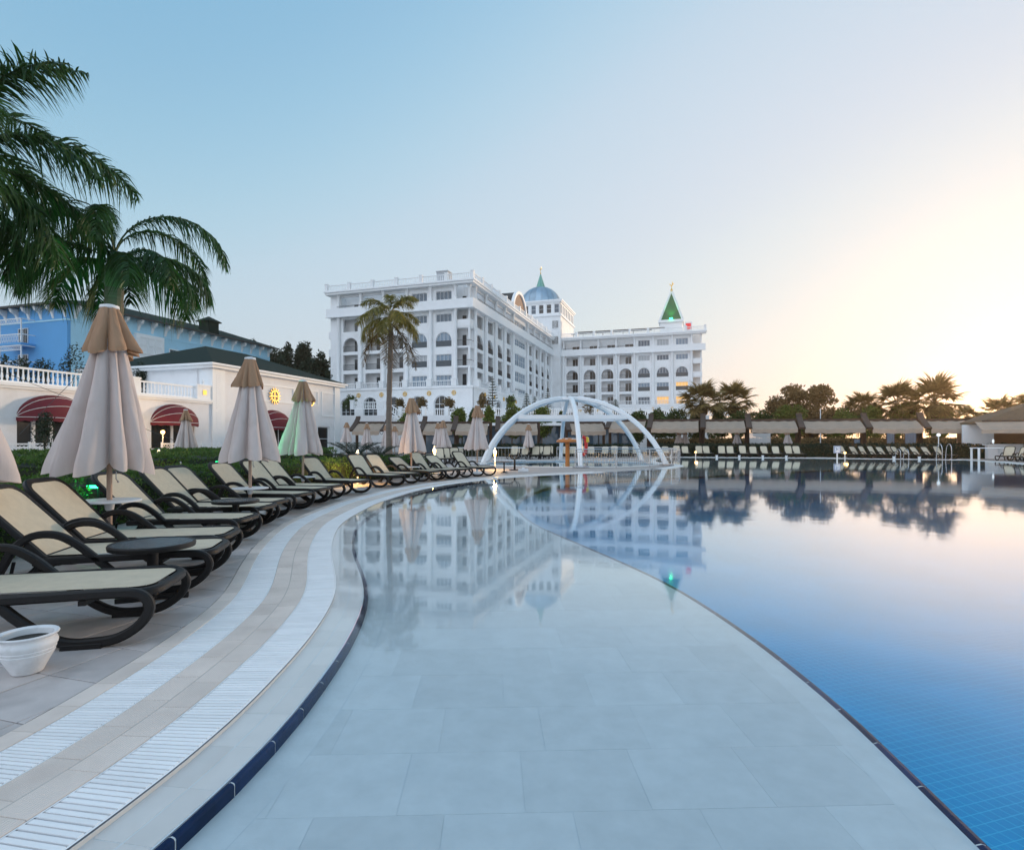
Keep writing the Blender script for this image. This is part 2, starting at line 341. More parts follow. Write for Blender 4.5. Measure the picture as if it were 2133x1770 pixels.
EPX = [(312,1768.6),(438,1656),(537,1565),(602,1496),(682,1393),(731,1321),(750,1280),(761.4,1249.5),(764,1225),(758,1197),(746,1168.6),(737,1142),(736,1118.6),(742.4,1094.8),(759,1078),(783,1062.6),(811.4,1047),(845,1035),(890,1021),(949.5,1009),(1011.4,1000.7),(1068.6,995),(1135,990.5),(1230.5,986),(1325.7,980.5),(1385,976.8)]
EC = Curve([(-3.0,-3.4),(-2.0,-1.2),(-1.42,.5)]+[G(*p) for p in EPX])
TIP = [G(1423,970.5), G(1411.4,967.4), (9.3,35.0), (9.7,38.5), (11,43.5), (13.2,49.6)]
FAR = [(24.6,46.2),(29.4,43.9),(33,41.7),(31.9,37.75),(29.9,33.35),(25,26),(19,14),(16,4),(14,-5),(-2.9,-5)]
REST = list(map(tuple, Curve([tuple(EC.p[-1])]+TIP[:-1], .25, .6).p[1:]))+[TIP[-1]]+FAR
DPX = [(2048.6,1770),(1943,1656),(1855.7,1570),(1780,1501),(1714,1445),(1660,1398.5),(1608.5,1360),(1566,1327.7),(1524,1299),(1411,1227),(1325.7,1185),(1244.8,1149.5),(1178,1121),(1118.6,1094.8),(1087.6,1073),(1076,1054),(1087.6,1037.6),(1111.4,1025.7),(1154,1012.6),(1218.6,1006.7),(1302,1000.7),(1385,996)]
ZS, ZD = -.075, -1.35
DC = Curve([(.9,-4.2),(1.2,-2),(1.42,-.3)]+[G(x, y, ZS) for x, y in DPX]+[(13.5,26.5),(19.5,30),(24,33)], smooth=1.0)
DREST = [(27,36),(28.5,35),(27.5,31),(23,25),(17,13),(14.5,4),(12.5,-4.2)]
def cut_sheet(outer, holes, z):
    rings = [outer]+holes; tri = tessellate_polygon([[Vector((x,y,0)) for x, y in r] for r in rings]); m = M()
    pts = [(x,y,z) for r in rings for x, y in r]; fs = []
    for t in tri:
        a, b, c = (Vector(pts[i]) for i in t); fs.append(t if (b-a).cross(c-a).z > 0 else t[::-1])
    return m.add(pts, fs)
thin = lambda a, k: [tuple(p) for p in a[::k]]+[tuple(a[-1])]
D_DECK, D_WATER = 1.15, .252
POOLHOLE = thin(EC.off(D_DECK), 4)+REST
WATER = thin(EC.off(D_WATER), 4)+REST
DEEP = thin(DC.p, 4)+DREST
KC = (3.45, 34.6); KIDS = [(KC[0]+5.0*math.cos(2*PI*i/64), KC[1]+5.0*math.sin(2*PI*i/64)) for i in range(64)]
RECT = [(-34,-9),(60,-9),(60,66),(-34,66)]
m = cut_sheet([(-1500,-600),(1500,-600),(1500,2500),(-1500,2500)], [RECT], -.016); struct('ground', m, 'ground')
def paving_joints():
    t = MAT['paving'].node_tree; b = t.nodes['Principled BSDF']; src = b.inputs['Base Color'].links[0].from_socket; co = t.nodes['Texture Coordinate']
    mp = N(t, 'ShaderNodeMapping'); mp.inputs['Rotation'].default_value = (0,0,R(17)); t.links.new(co.outputs['Object'], mp.inputs[0])
    br = N(t, 'ShaderNodeTexBrick'); br.offset = 0; br.inputs['Scale'].default_value = 1; br.inputs['Mortar Size'].default_value = .004; br.inputs['Brick Width'].default_value = .4; br.inputs['Row Height'].default_value = .4
    t.links.new(mp.outputs[0], br.inputs[0]); mx = N(t, 'ShaderNodeMix', data_type='RGBA'); t.links.new(br.outputs['Fac'], mx.inputs[0]); t.links.new(src, mx.inputs[6]); mx.inputs[7].default_value = (.13,.11,.10,1)
    t.links.new(mx.outputs[2], b.inputs['Base Color'])
paving_joints()
deck = struct('pool_deck', cut_sheet(RECT, [POOLHOLE, KIDS], -.012), 'paving')
# deck tiles near the camera, laid on a grid that follows the bank
ang = R(-17); ca, sa = math.cos(ang), math.sin(ang)
def clip(poly, p, n):
    out = []
    for i in range(len(poly)):
        a, b = np.array(poly[i]), np.array(poly[(i+1) % len(poly)]); da, db = np.dot(a-p, n), np.dot(b-p, n)
        if da >= 0: out.append(tuple(a))
        if da*db < 0: out.append(tuple(a+(b-a)*da/(da-db)))
    return out
def slab(poly, z0, z1, b=.004):
    """tile with a small chamfer round its top"""
    c = np.mean(poly, axis=0); n = len(poly); q = [tuple(np.array(p)+(c-np.array(p))/np.linalg.norm(c-np.array(p))*b*1.4) for p in poly]
    vs = [(x,y,z0) for x, y in poly]+[(x,y,z1-b*.6) for x, y in poly]+[(x,y,z1) for x, y in q]
    fs = [tuple(range(2*n, 3*n))]+[(i,(i+1) % n,n+(i+1) % n,n+i) for i in range(n)]+[(n+i,n+(i+1) % n,2*n+(i+1) % n,2*n+i) for i in range(n)]
    return M().add(vs, fs)
T = .42; cnt = 0
jb = M(); jp = [(-5.6,1.0),(-1.5,1.0)]
for i in range(-16, 14):
    for j in range(0, 26):
        c = np.array([-4+i*T*ca-j*T*sa*1, 1.3+i*T*sa+j*T*ca]); c = np.array([-3.2+(i*T)*ca-(j*T)*sa-1.5, .9+(i*T)*sa+(j*T)*ca])
        if not (1.2 < c[1] < 9.6 and c[0] > -.62*c[1]-2.2-max(0,(c[1]-4)*.1)) or c[0] < -6.6: continue
        k = EC.near(c); d = np.dot(c-EC.p[k], EC.n[k])
        if d < D_DECK-.25 or d > 4.3: continue
        hT = T/2-.0035; poly = [(c[0]+x*ca-y*sa, c[1]+x*sa+y*ca) for x, y in ((-hT,-hT),(hT,-hT),(hT,hT),(-hT,hT))]
        poly = clip(poly, EC.p[k]+EC.n[k]*(D_DECK+.006), EC.n[k])
        if len(poly) < 3 or cnt >= 300: continue
        part('tile', slab(poly, -.011, 0+random.uniform(-.0012,.0008)), 'deck_tile', deck); cnt += 1
# ------------------------------------------------------------------ bands of the pool edge
def uvset(me, uv):
    l = me.uv_layers.new(name='UVMap'); vi = np.empty(len(me.loops), dtype=np.int32); me.loops.foreach_get('vertex_index', vi)
    l.data.foreach_set('uv', np.array(uv, dtype=np.float32)[vi].ravel())
def strip_piece(C, u0, u1, d0, d1, z0, z1, nseg=2, b=.003):
    vs, uv = [], []
    for k in range(nseg+1):
        u = u0+(u1-u0)*k/nseg
        for d, z in ((d0, z0), (d0, z1-b), (d0+b, z1), (d1-b, z1), (d1, z1-b), (d1, z0)):
            p = C.at(u, d); vs.append((p[0], p[1], z)); uv.append((u, d))
    fs = []
    for k in range(nseg):
        for j in range(5): fs.append((k*6+j, (k+1)*6+j, (k+1)*6+j+1, k*6+j+1))
    fs += [tuple(range(6))[::-1], tuple(nseg*6+j for j in range(6))]
    fs = [f[::-1] for f in fs]
    return vs, fs, uv
def band(pname, cname, matn, d0, d1, z0, z1, pitch, gap, sa, sb, send, uv=False, root=None, C=EC, jit=.0015):
    root = root or tag(link(pname, None), kind='structure'); u = sa; far = M(); fuv = []
    while u+pitch < send:
        vs, fs, w_ = strip_piece(C, u+gap/2, u+pitch-gap/2, d0, d1, z0, z1+random.uniform(-jit, 0), 2 if pitch > .1 else 1)
        if u < sb:
            me = M().add(vs, fs).me(cname, matn)
            if uv: uvset(me, w_)
            link(cname, me, root)
        else: far.add(vs, fs); fuv += w_
        u += pitch
    if far.v:
        me = far.me(cname+'_row', matn); fuv and uvset(me, fuv); tag(link(cname+'_row', me, root), kind='stuff')
    return root
S0, S1, SE = EC.sY(1.2), EC.sY(11), EC.L-.3
pre = EC.sY(-1.5)
def full_strip(name, d0, d1, z, matn, parent=None):
    a, b = EC.off(d0, pre), EC.off(d1, pre); a, b = a[::3], b[::3]; n = len(a)
    vs = [(x,y,z) for x, y in a]+[(x,y,z) for x, y in b]
    return part(name, M().add(vs, [(i, i+1, n+i+1, n+i) for i in range(n-1)]), matn, parent)
cop = tag(link('pool_coping', None), kind='structure')
full_strip('mortar_bed', .252, 1.15, -.010, 'gutter', cop)
for a_, b_ in ((.506,.791),(1.034,1.149)): full_strip('joint_bed', a_, b_, -.0012, 'mortar', cop)
wall_ = M()
for d in (.252, 1.15):
    q = EC.off(d, pre)[::3]; n = len(q); wall_.add([(x,y,-.4) for x, y in q]+[(x,y,-.0105) for x, y in q], [(i,i+1,n+i+1,n+i) for i in range(n-1)])
part('kerb_face', wall_, 'wet_tile', cop)
band('', 'coping_tile', 'beige_tile', 1.035, 1.148, -.011, .0015, .30, .006, S0, S1, SE, root=cop)
band('', 'coping_tile', 'ribbed_tile', .792, .785-.138, -.011, .0015, .30, .005, S0, S1, SE, True, root=cop) if False else None
band('', 'coping_tile', 'ribbed_tile', .507, .646, -.011, .0015, .30, .005, S0, S1, SE, True, root=cop)
band('', 'coping_tile', 'ribbed_tile', .651, .790, -.011, .0015, .30, .005, S0+.08, S1, SE, True, root=cop)
P_ = .031; SB = S0+300*P_
gr1 = band('drain_grating', 'slat', 'slat', .800, 1.028, -.012, .0, P_, .0085, S0, SB, SE-4, jit=.002)
gr2 = band('drain_grating', 'slat', 'slat', .262, .498, -.012, -.001, P_, .0085, S0, SB, SE-4, jit=.002)
for gr_, a, b in ((gr1, .797, 1.031), (gr2, .257, .502)):      # side rails the slats clip into
    for d in (a, b):
        q0, q1 = EC.off(d-.004, pre)[::2], EC.off(d+.004, pre)[::2]; n = len(q0)
        part('side_rail', M().add([(x,y,-.0035) for x, y in q0]+[(x,y,-.0035) for x, y in q1], [(i,i+1,n+i+1,n+i) for i in range(n-1)]), 'slat', gr_)
# submerged rim: two rows of pale tiles, then the rounded navy edge
rim = tag(link('pool_rim', None), kind='structure')
full_strip('mortar_bed', .02, .256, -.0285, 'grout', rim)
band('', 'rim_tile', 'wet_tile', .026, .1355, -.034, -.027, .30, .003, S0, S1, SE, root=rim)
band('', 'rim_tile', 'wet_tile', .1375, .250, -.034, -.0265, .30, .003, S0, S1, SE, root=rim)
def edging(C, name, z, w, h, pitch, s0, s1, parent):
    sec = [(-w/2,-.06),(-w/2,0),(-w*.36,h*.65),(0,h),(w*.36,h*.65),(w/2,0),(w/2,-.06)]; u = s0; first = True
    def piece(a, b, k, sc=1):
        vs = []; ns = max(2, int((b-a)/.15)+1)
        for i in range(ns):
            uu = a+(b-a)*i/(ns-1)
            for d, dz in sec:
                p = C.at(uu, d*sc); vs.append((p[0], p[1], z+dz*sc if dz > 0 else z+dz))
        n = len(sec); fs = [(i*n+j, (i+1)*n+j, (i+1)*n+j+1, i*n+j+1) for i in range(ns-1) for j in range(n-1)]
        fs += [tuple(range(n)), tuple((ns-1)*n+j for j in range(n))[::-1]]
        return M().add(vs, fs)
    part('grout', piece(s0, s1, 0, .84), 'grout', parent)
    while u+pitch < s1:
        part(name, piece(u+.004, u+pitch-.004, 1), 'navy_tile', parent); u += pitch
edging(EC, 'edge_tile', -.034, .032, .011, .30, EC.sY(-.5), EC.L-.3, rim)
# ------------------------------------------------------------------ pool floors and water
m = M(); q = thin(EC.off(-.011), 4)+REST; n = len(q)
m.add([(x,y,ZS-.3) for x, y in q]+[(x,y,-.05) for x, y in q], [(i,(i+1) % n,n+(i+1) % n,n+i) for i in range(n)]); struct('pool_wall', m, 'pool_tile')
fl = struct('pool_floor', cut_sheet(thin(EC.off(-.011), 4)+REST, [DEEP], ZS-.0011), 'pool_joint')
edging(DC, 'edge_tile', ZS-.008, .048, .014, .32, 1.0, DC.L, fl)
def ring_strip(C, d0, d1, z, s0=0, k=3):
    a, b = C.off(d0, s0)[::k], C.off(d1, s0)[::k]; n = len(a)
    return M().add([(x,y,z) for x, y in a]+[(x,y,z) for x, y in b], [(i,i+1,n+i+1,n+i) for i in range(n-1)])
part('border_strip', ring_strip(DC, .02, .16, ZS-.001), 'pool_tile', fl)
part('border_strip', ring_strip(EC, -.16, -.012, ZS-.001), 'pool_tile', fl)
cnt = 0; far = M(); cells = []
a2 = R(2); c2, s2 = math.cos(a2), math.sin(a2)
for j in range(-2, 60):
    for i in range(-24, 30):
        x, y = (i+(.5 if j % 2 else 0)+.13*((j*7) % 3))*.46, .2+j*.41
        cells.append((x*c2-y*s2, x*s2+y*c2))
cells.sort(key=lambda c: c[1])
for c in cells:
    k = EC.near(c); kd = DC.near(c); dE = np.dot(np.array(c)-EC.p[k], -EC.n[k]); dD = np.dot(np.array(c)-DC.p[kd], DC.n[kd])
    if c[1] < 1.0 or c[1] > 24 or dE < -.2 or dD < -.2: continue
    poly = [(c[0]+x*c2-y*s2, c[1]+x*s2+y*c2) for x, y in ((-.2292,-.2042),(.2292,-.2042),(.2292,.2042),(-.2292,.2042))]
    poly = clip(poly, EC.p[k]-EC.n[k]*.165, -EC.n[k])
    if len(poly) > 2: poly = clip(poly, DC.p[kd]+DC.n[kd]*.165, DC.n[kd])
    if len(poly) < 3: continue
    t_ = slab(poly, ZS-.006, ZS+random.uniform(-.0004,.0004), .0004)
    if cnt < 300: part('tile', t_, 'pool_tile', fl); cnt += 1
    else: far.add(t_.v, t_.f)
if far.v: tag(part('tile_field', far, 'pool_tile', fl), kind='stuff')
m = cut_sheet(DEEP, [], ZD); n = len(DEEP); struct('deep_floor', m, 'blue_mosaic')
m = M(); m.add([(x,y,ZD) for x, y in DEEP]+[(x,y,ZS-.02) for x, y in DEEP], [(i,(i+1) % n,n+(i+1) % n,n+i) for i in range(n)]); struct('deep_wall', m, 'blue_mosaic')
struct('water', cut_sheet(WATER, [], -.011), 'water')
n = 64; m = M(); m.add([(x,y,-.45) for x, y in KIDS]+[(x,y,-.012) for x, y in KIDS], [(i,(i+1) % n,n+(i+1) % n,n+i) for i in range(n)]+[tuple(range(n))]); struct('kids_pool_basin', m, 'kids_pool')
struct('kids_pool_water', M().add([(x,y,-.06) for x, y in KIDS], [tuple(range(n))]), 'water')
# pale stone coping round the rest of the pool and round the children's pool
def kerb(path, w, z0, z1, closed=False):
    m = M(); n = len(path); P = [np.array(p) for p in path]; L_, R_ = [], []
    for i in range(n):
        a = P[(i-1) % n] if (closed or i) else P[i]; b = P[(i+1) % n] if (closed or i < n-1) else P[i]
        t = (b-a)/np.linalg.norm(b-a); nn = np.array([-t[1], t[0]]); L_.append(P[i]); R_.append(P[i]+nn*w)
    vs = [(p[0],p[1],z) for z, Q in ((z0,L_),(z1,L_),(z1,R_),(z0,R_)) for p in Q]
    return m.add(vs, [(r*n+i, r*n+(i+1) % n, (r+1)*n+(i+1) % n, (r+1)*n+i) for r in range(3) for i in range(n if closed else n-1)])
struct('far_coping', kerb([tuple(EC.p[-6])]+REST[:-1], .45, -.3, .012), 'coping')
struct('kids_pool_coping', kerb(KIDS[::-1], .4, -.2, .012, True), 'coping')
# ------------------------------------------------------------------ sun loungers
def smooth(pts, k=6):
    P = [Vector(p) for p in pts]; n = len(P); out = []
    for i in range(n-1):
        a, b, c, d = P[max(i-1,0)], P[i], P[i+1], P[min(i+2,n-1)]
        for j in range(k):
            t = j/k; out.append(.5*((2*b)+(-a+c)*t+(2*a-5*b+4*c-d)*t*t+(-a+3*b-3*c+d)*t**3))
    return out+[P[-1]]
def rrect(x0, x1, hw, r0, r1, n=5):
    """rounded rectangle outline; r0 rounds the x0 corners, r1 the x1 corners"""
    o = []
    for cx, cy, r, a0 in ((x1-r1, hw-r1, r1, 0), (x0+r0, hw-r0, r0, 90), (x0+r0, -hw+r0, r0, 180), (x1-r1, -hw+r1, r1, 270)):
        for i in range(n+1):
            a = R(a0+90*i/n); o.append((cx+r*math.cos(a), cy+r*math.sin(a)))
    return o
SEATZ, HINGE, BACKL = .325, -1.24, .74
def make_lounger(loc, rz, label, group, ang=50, name='sun_lounger'):
    t = thing(name, label, 'sun lounger', loc, rz, group)
    side = smooth([(-1.66,0,.03),(-1.59,0,.10),(-1.50,0,.27),(-1.42,0,.42),(-1.30,0,.51),(-1.14,0,.515),(-1.00,0,.44),(-.86,0,.315),(-.72,0,.185),(-.59,0,.085),(-.47,0,.035),(-.33,0,.03),(-.20,0,.05),(-.09,0,.115),(-.03,0,.20),(-.035,0,.27),(-.09,0,.315),(-.2,0,.325),(-.5,0,.32),(-1.29,0,.305)], 4)
    for s in (-1, 1):
        m = M().sweep([(p.x, s*.335, p.z) for p in side], (0,1,0), .052, .058)
        m.bbox(-.50, -.28, s*.335-.03, s*.335+.03, 0, .034, .006).bbox(-1.74, -1.62, s*.335-.03, s*.335+.03, 0, .05, .006)
        part('side_frame', m, 'dark_resin', t, smooth=True)
    o = rrect(-1.27, -.015, .30, .03, .13)
    m = M().sweep([(x,y,SEATZ-.012) for x, y in o], (0,0,1), .05, .062, True)
    m.beam((-.4,-.33,.27),(-.4,.33,.27),.04,.03).beam((-1.14,-.33,.29),(-1.14,.33,.29),.05,.04)
    part('seat_frame', m, 'dark_resin', t, smooth=True)
    def slingm(x0, x1, hw, r0, r1, sag, z):
        oo = rrect(x0, x1, hw, r0, r1, 4); c = ((x0+x1)/2, 0); vs = []; rings = 5; n = len(oo)
        for k in range(rings):
            f = 1-k/rings; vs += [(c[0]+(x-c[0])*f, c[1]+(y-c[1])*f, z-sag*(1-f*f)) for x, y in oo]
        vs.append((*c, z-sag)); fs = [(k*n+i, k*n+(i+1) % n, (k+1)*n+(i+1) % n, (k+1)*n+i) for k in range(rings-1) for i in range(n)]
        fs += [((rings-1)*n+i, (rings-1)*n+(i+1) % n, rings*n) for i in range(n)]; return M().add(vs, fs)
    part('seat_sling', slingm(-1.26, -.045, .275, .02, .11, .014, SEATZ+.021), 'sling', t, smooth=True)
    b = M().sweep([(x,y,0) for x, y in rrect(-BACKL, .02, .30, .13, .03)], (0,0,1), .045, .062, True)
    bk = part('backrest', b, 'dark_resin', t, (HINGE,0,SEATZ+.01), (0,R(ang),0), smooth=True)
    part('back_sling', slingm(-BACKL+.03, .01, .275, .11, .02, .022, .018), 'sling', bk, smooth=True)
    part('support_bar', M().tube([(-1.46,-.26,.30),(-1.50,-.26,.10),(-1.50,.26,.10),(-1.46,.26,.30)], .013, 6), 'dark_resin', t, smooth=True)
    return t
def set_back(t, ang):
    for c in t.children:
        if c.name.startswith('backrest'): c.rotation_euler = (0,R(ang),0)
TIPS = [(400,1203.6),(496,1135),(508,1107.6),(567,1076.6),(604,1053),(628,1043),(668,1028),(708,1018),(728,1012),(776,1002),(874,991),(913,987.3),(969,983),(1005.5,980.5),(1036,978.5),(1085,976)]
BACK = [46,46,47,46,46,45,46,47,46,46,49,47,34,50,36,49]
LAB = ['cream and dark brown lounger nearest the camera, beside the white pot','lounger on the far side of the black round glass table at the front','lounger standing right in front of the largest umbrella, its arm hiding the pole foot',
 'lounger just past the white table of the largest umbrella','lounger whose arm is in front of the second black round table','lounger next past the second black round table, towards the second large umbrella',
 'lounger just before the white table of the second large umbrella','lounger right behind the pole of the second large umbrella','lounger just before the green lit umbrella','lounger just past the green lit umbrella, its feet showing whole, last of the first row',
 'lounger with upright back beside the bright lantern on the hedge, first of the second row','lounger between the bright hedge lantern and the umbrella by the palm','low reclined lounger just past the umbrella beside the palm trunk',
 'upright lounger between two low reclined ones in the second row','low reclined lounger just before the last umbrella of the bank','last lounger of the bank, beside the end of the hedge']
loungers = []; first = None
for i, (px, py) in enumerate(TIPS):
    x, y = G(px, py, SEATZ); k = EC.near((x, y)); n = EC.n[k]; a = math.atan2(-n[1], -n[0])
    a = R((14,14,10,3,0,-3,-8,-12,-14,-25,-32,-32,-32,-33,-36,-38)[i]+random.uniform(-1.5,1.5))
    d = np.dot(np.array((x,y))-EC.p[k], n); 
    if d < 1.22: x, y = EC.p[k]+n*1.22
    if first is None: first = make_lounger((x,y,.0015), a, LAB[i], 'loungers in a row along the curved bank', BACK[i]); o = first
    else: o = dup(first, (x,y,.0015), a, LAB[i])
    set_back(o, BACK[i]); loungers.append((x, y, a))
# ------------------------------------------------------------------ round side tables
def side_table(px, py, z, label, first=None):
    Y = F*(H-z)/(py-HY); loc = (XP(px, Y), Y, 0)
    if first: return dup(first, loc, random.random(), label)
    t = thing('side_table', label, 'side table', loc, 0, 'black round glass side tables')
    part('table_rim', M().lathe([(.275,z-.045),(.30,z-.04),(.305,z-.012),(.298,z),(.285,z),(.282,z-.006)], 40, caps=False), 'dark_resin', t, smooth=True)
    part('glass_top', M().lathe([(.001,z-.004),(.284,z-.004)], 40), 'table_glass', t)
    part('pedestal', M().lathe([(.045,.02),(.04,.1),(.04,z-.1),(.055,z-.05),(.2,z-.042)], 16), 'dark_resin', t, smooth=True)
    m = M()
    for k in range(4):
        a = k*PI/2+.4; m.beam((0,0,.03),(.25*math.cos(a),.25*math.sin(a),.02),.05,.035)
    part('foot', m, 'dark_resin', t); return t
tb = side_table(318, 1129, .46, 'black round glass table in front of the two nearest loungers')
side_table(491, 1041, .46, 'black round glass table farther along, half hidden by lounger arms', tb)
# ------------------------------------------------------------------ closed umbrellas
def canopy_mesh(seed, z0, z1, r0, r1, folds, amp0, amp1, n=112, rows=26, power=1.12, hemw=.03):
    rg = np.random.default_rng(seed); ph = np.sort(rg.uniform(-.26,.26,folds)+np.arange(folds)*2*PI/folds); dep = rg.uniform(.45,1.45,folds); ox = {2: 2.7, 3: 3.6, 4: 1.2, 6: 2.7}.get(seed, rg.uniform(0,6.28)); sk = rg.uniform(-.5,.5,folds)
    th = np.linspace(0, 2*PI, n, endpoint=False); V = []
    def fold(th, t):
        d = np.full(n, 9.); w_ = np.zeros(n); nx = np.zeros(n)
        for i in range(folds):
            dd = (th-ph[i]-sk[i]*.25*t+PI) % (2*PI)-PI; mk = np.abs(dd) < d; d = np.where(mk, np.abs(dd), d); w_ = np.where(mk, dep[i], w_)
        x = np.clip(d/(PI/folds), 0, 1); return (np.sin(x*PI/2)**.6-.68)*w_
    for k in range(rows+1):
        t = k/rows; f = fold(th, t); R_ = r0+(r1-r0)*t**power; a = amp0+(amp1-amp0)*t**.8
        r = R_*(1+a*f)*(1+.05*np.sin(3*th+seed)*t+(.24 if seed == 6 else .11)*t*np.cos(th-ox)+.018*np.sin(13*th+9*t+seed)*t+.012*np.sin(21*th-17*t)); z = z0+(z1-z0)*t+(-.22*f*(t**5)*(z0-z1)**.5*.35)+hemw*np.sin(2*th+seed*1.7)*t**4
        if t > .9: r = r*(1-.05*((t-.9)/.1)**2)
        V.append(np.c_[r*np.cos(th), r*np.sin(th), z])
    V = np.concatenate(V); i = np.arange(n); Fq = np.concatenate([np.c_[k*n+i, (k+1)*n+i, (k+1)*n+(i+1) % n, k*n+(i+1) % n] for k in range(rows)])
    return V, Fq
def smoothme(me):
    me.polygons.foreach_set('use_smooth', [True]*len(me.polygons)); return me
UM = {}
def umbrella(loc, label, group, seed=1, table=.55, top=2.72, hem=.95, rot=0, tilt=0):
    t = thing('closed_umbrella', label, 'umbrella', loc, rot, group); s = (top-hem)/1.77
    if seed not in UM:
        UM[seed] = (smoothme(npmesh('canopy', *canopy_mesh(seed, 1.71, 0, .08, .405, 8, .25, .85), 'canopy')), smoothme(npmesh('canopy_cap', *canopy_mesh(seed+40, 1.75, 1.27, .085, .235, 8, .12, .75, 96, 14, 1.0, .03), 'canopy_cap')))
    c, k = UM[seed]; o = link('canopy', c, t, (0,0,hem)); o.scale.z = s; o2 = link('canopy_cap', k, t, (0,0,hem)); o2.scale.z = s
    part('finial', M().lathe([(.088,top-.03),(.094,top-.02),(.09,top+.005),(.04,top+.02),(.001,top+.022)], 24), 'white_plastic', t, smooth=True)
    part('pole', M().lathe([(.027,0),(.027,hem+.4)], 14), 'pole_wood', t, smooth=True)
    if table:
        tt = part('table_top', M().lathe([(.03,table-.02),(.27,table-.018),(.30,table-.012),(.302,table),(.295,table+.006),(.03,table+.008)], 44), 'white_plastic', t, smooth=True)
        part('collar', M().lathe([(.03,table-.11),(.04,table-.1),(.052,table-.03),(.058,table-.02)], 14, caps=False), 'white_plastic', tt, smooth=True)
    part('base', M().lathe([(.26,0),(.26,.05),(.10,.08),(.045,.10),(.04,.26),(.03,.26)], 28), 'white_plastic', t, smooth=True)
    part('crank', M().tube([(.03,.0,hem+.02),(.06,.0,hem-.02),(.06,0,hem-.10),(.075,0,hem-.12)], .006, 6).lathe([(.001,-.012),(.012,0),(.001,.012)], 8, (.078,0,hem-.13)), 'steel', t)
    if tilt: t.rotation_euler.y = tilt
    return t
GU = 'closed beige umbrellas along the pool bank'
def upos(px, Y): return (XP(px, Y), Y, 0)
umbrella((-4.48,4.35,0), 'closed beige umbrella cut off by the left edge of the photo, nearest of the row', GU, 1, None, 2.75, .93, .3)
umbrella(upos(228,6.25), 'largest closed beige umbrella seen whole, with tan cap and white round table on its pole', GU, 6, .62, 2.74, .95, 0.5)
umbrella(upos(521,10.0), 'closed beige umbrella second in size of those seen whole, between loungers with a white table', GU, 3, .46, 2.73, .955, 1.1)
umbrella(upos(631,13.8), 'closed umbrella lit green on its left side', GU, 4, .43, 2.75, .99, 2.2)
umbrella(upos(857,19.0), 'closed beige umbrella just right of the tall palm trunk', GU, 2, .45, 2.75, .95, 3.4)
umbrella(upos(994,22.9), 'closed beige umbrella left of the white arched frame, last on the bank', GU, 3, .45, 2.76, 1.0, 4.4)
GF = 'small closed umbrellas standing back from the pool'
umbrella(upos(387,26.5), 'small closed umbrella before the red awning and lamp post', GF, 4, None, 2.78, .98, 1)
for px, top, hem, lab in ((722,879,920,'small closed umbrella farthest left, beside the pavilion corner'),(764,881,927,'small closed umbrella second from the pavilion corner'),(804,884,928,'small closed umbrella just left of the palm trunk'),(822,886,930,'small closed umbrella just right of the palm trunk, mostly hidden'),
                      (912,880,925,'rear one of the two small umbrellas standing together'),(923,875,931,'front one of the two small umbrellas standing together'),(1101,883,930,'small closed umbrella seen through the white arched frame'),(1414,907,924,'left of two tiny closed umbrellas under the second beige awning'),(1427,905,924,'right of two tiny closed umbrellas under the second beige awning'),(1535,907,924,'tiny closed umbrella under the third beige awning'),(1640,905,925,'tiny closed umbrella beside the white louvred screen')):
    Y = 1.77*F/(hem-top) if hem-top > 45 else (47 if px < 1300 else 57.5)
    umbrella((XP(px,Y),Y,0), lab, GF, 2+px % 3, None, ZP(top,Y) if px < 1300 else 2.5, ZP(hem,Y) if px < 1300 else .95, px*.7)
# ------------------------------------------------------------------ white flower pot in the corner
x, y = G(41, 1398); y += .09; y -= .10; x = XP(57, y)
t = thing('flower_pot', 'white ringed plastic flower pot on the deck in the left corner', 'flower pot', (x, y, .0015), 0)
part('pot', M().lathe([(.060,0),(.070,.004),(.095,.055),(.121,.105),(.123,.111),(.120,.114),(.126,.124),(.128,.130),(.125,.133),(.134,.150),(.136,.164),(.130,.178),(.122,.186),(.124,.194),(.138,.202),(.142,.209),(.138,.215),(.128,.214),(.116,.206),(.112,.175)], 56, caps=False).lathe([(.001,.002),(.061,.002)], 48), 'pot_white', t, smooth=True)
part('soil', M().lathe([(.001,.180),(.06,.177),(.115,.174)], 32, caps=False), 'soil', t, smooth=True)
# ------------------------------------------------------------------ foliage helpers
def leaves(P, size, seed=0, up=.4, asp=.5, jit=.35):
    """one quad per point, leaf shaped (diamond), random directions leaning upwards"""
    rg = np.random.default_rng(seed); n = len(P); d = rg.normal(size=(n,3)); d[:,2] += up; d /= np.linalg.norm(d, axis=1)[:,None]
    q = rg.normal(size=(n,3)); w_ = np.cross(d, q); w_ /= np.linalg.norm(w_, axis=1)[:,None]; s = size*(1+jit*rg.uniform(-1,1,n))[:,None]
    V = np.stack([P, P+d*s*.5+w_*s*asp*.5, P+d*s, P+d*s*.5-w_*s*asp*.5], 1).reshape(-1,3)
    return V, np.arange(4*n).reshape(n,4)
def blob_points(blobs, n, seed, shell=.55):
    rg = np.random.default_rng(seed); vol = np.array([b[3]*b[4] for b in blobs]); vol /= vol.sum(); c = rg.choice(len(blobs), n, p=vol)
    d = rg.normal(size=(n,3)); d /= np.linalg.norm(d, axis=1)[:,None]; r = shell+(1-shell)*rg.uniform(size=n)**.6
    B = np.array(blobs); return B[c,:3]+d*r[:,None]*np.c_[B[c,3],B[c,3],B[c,4]]
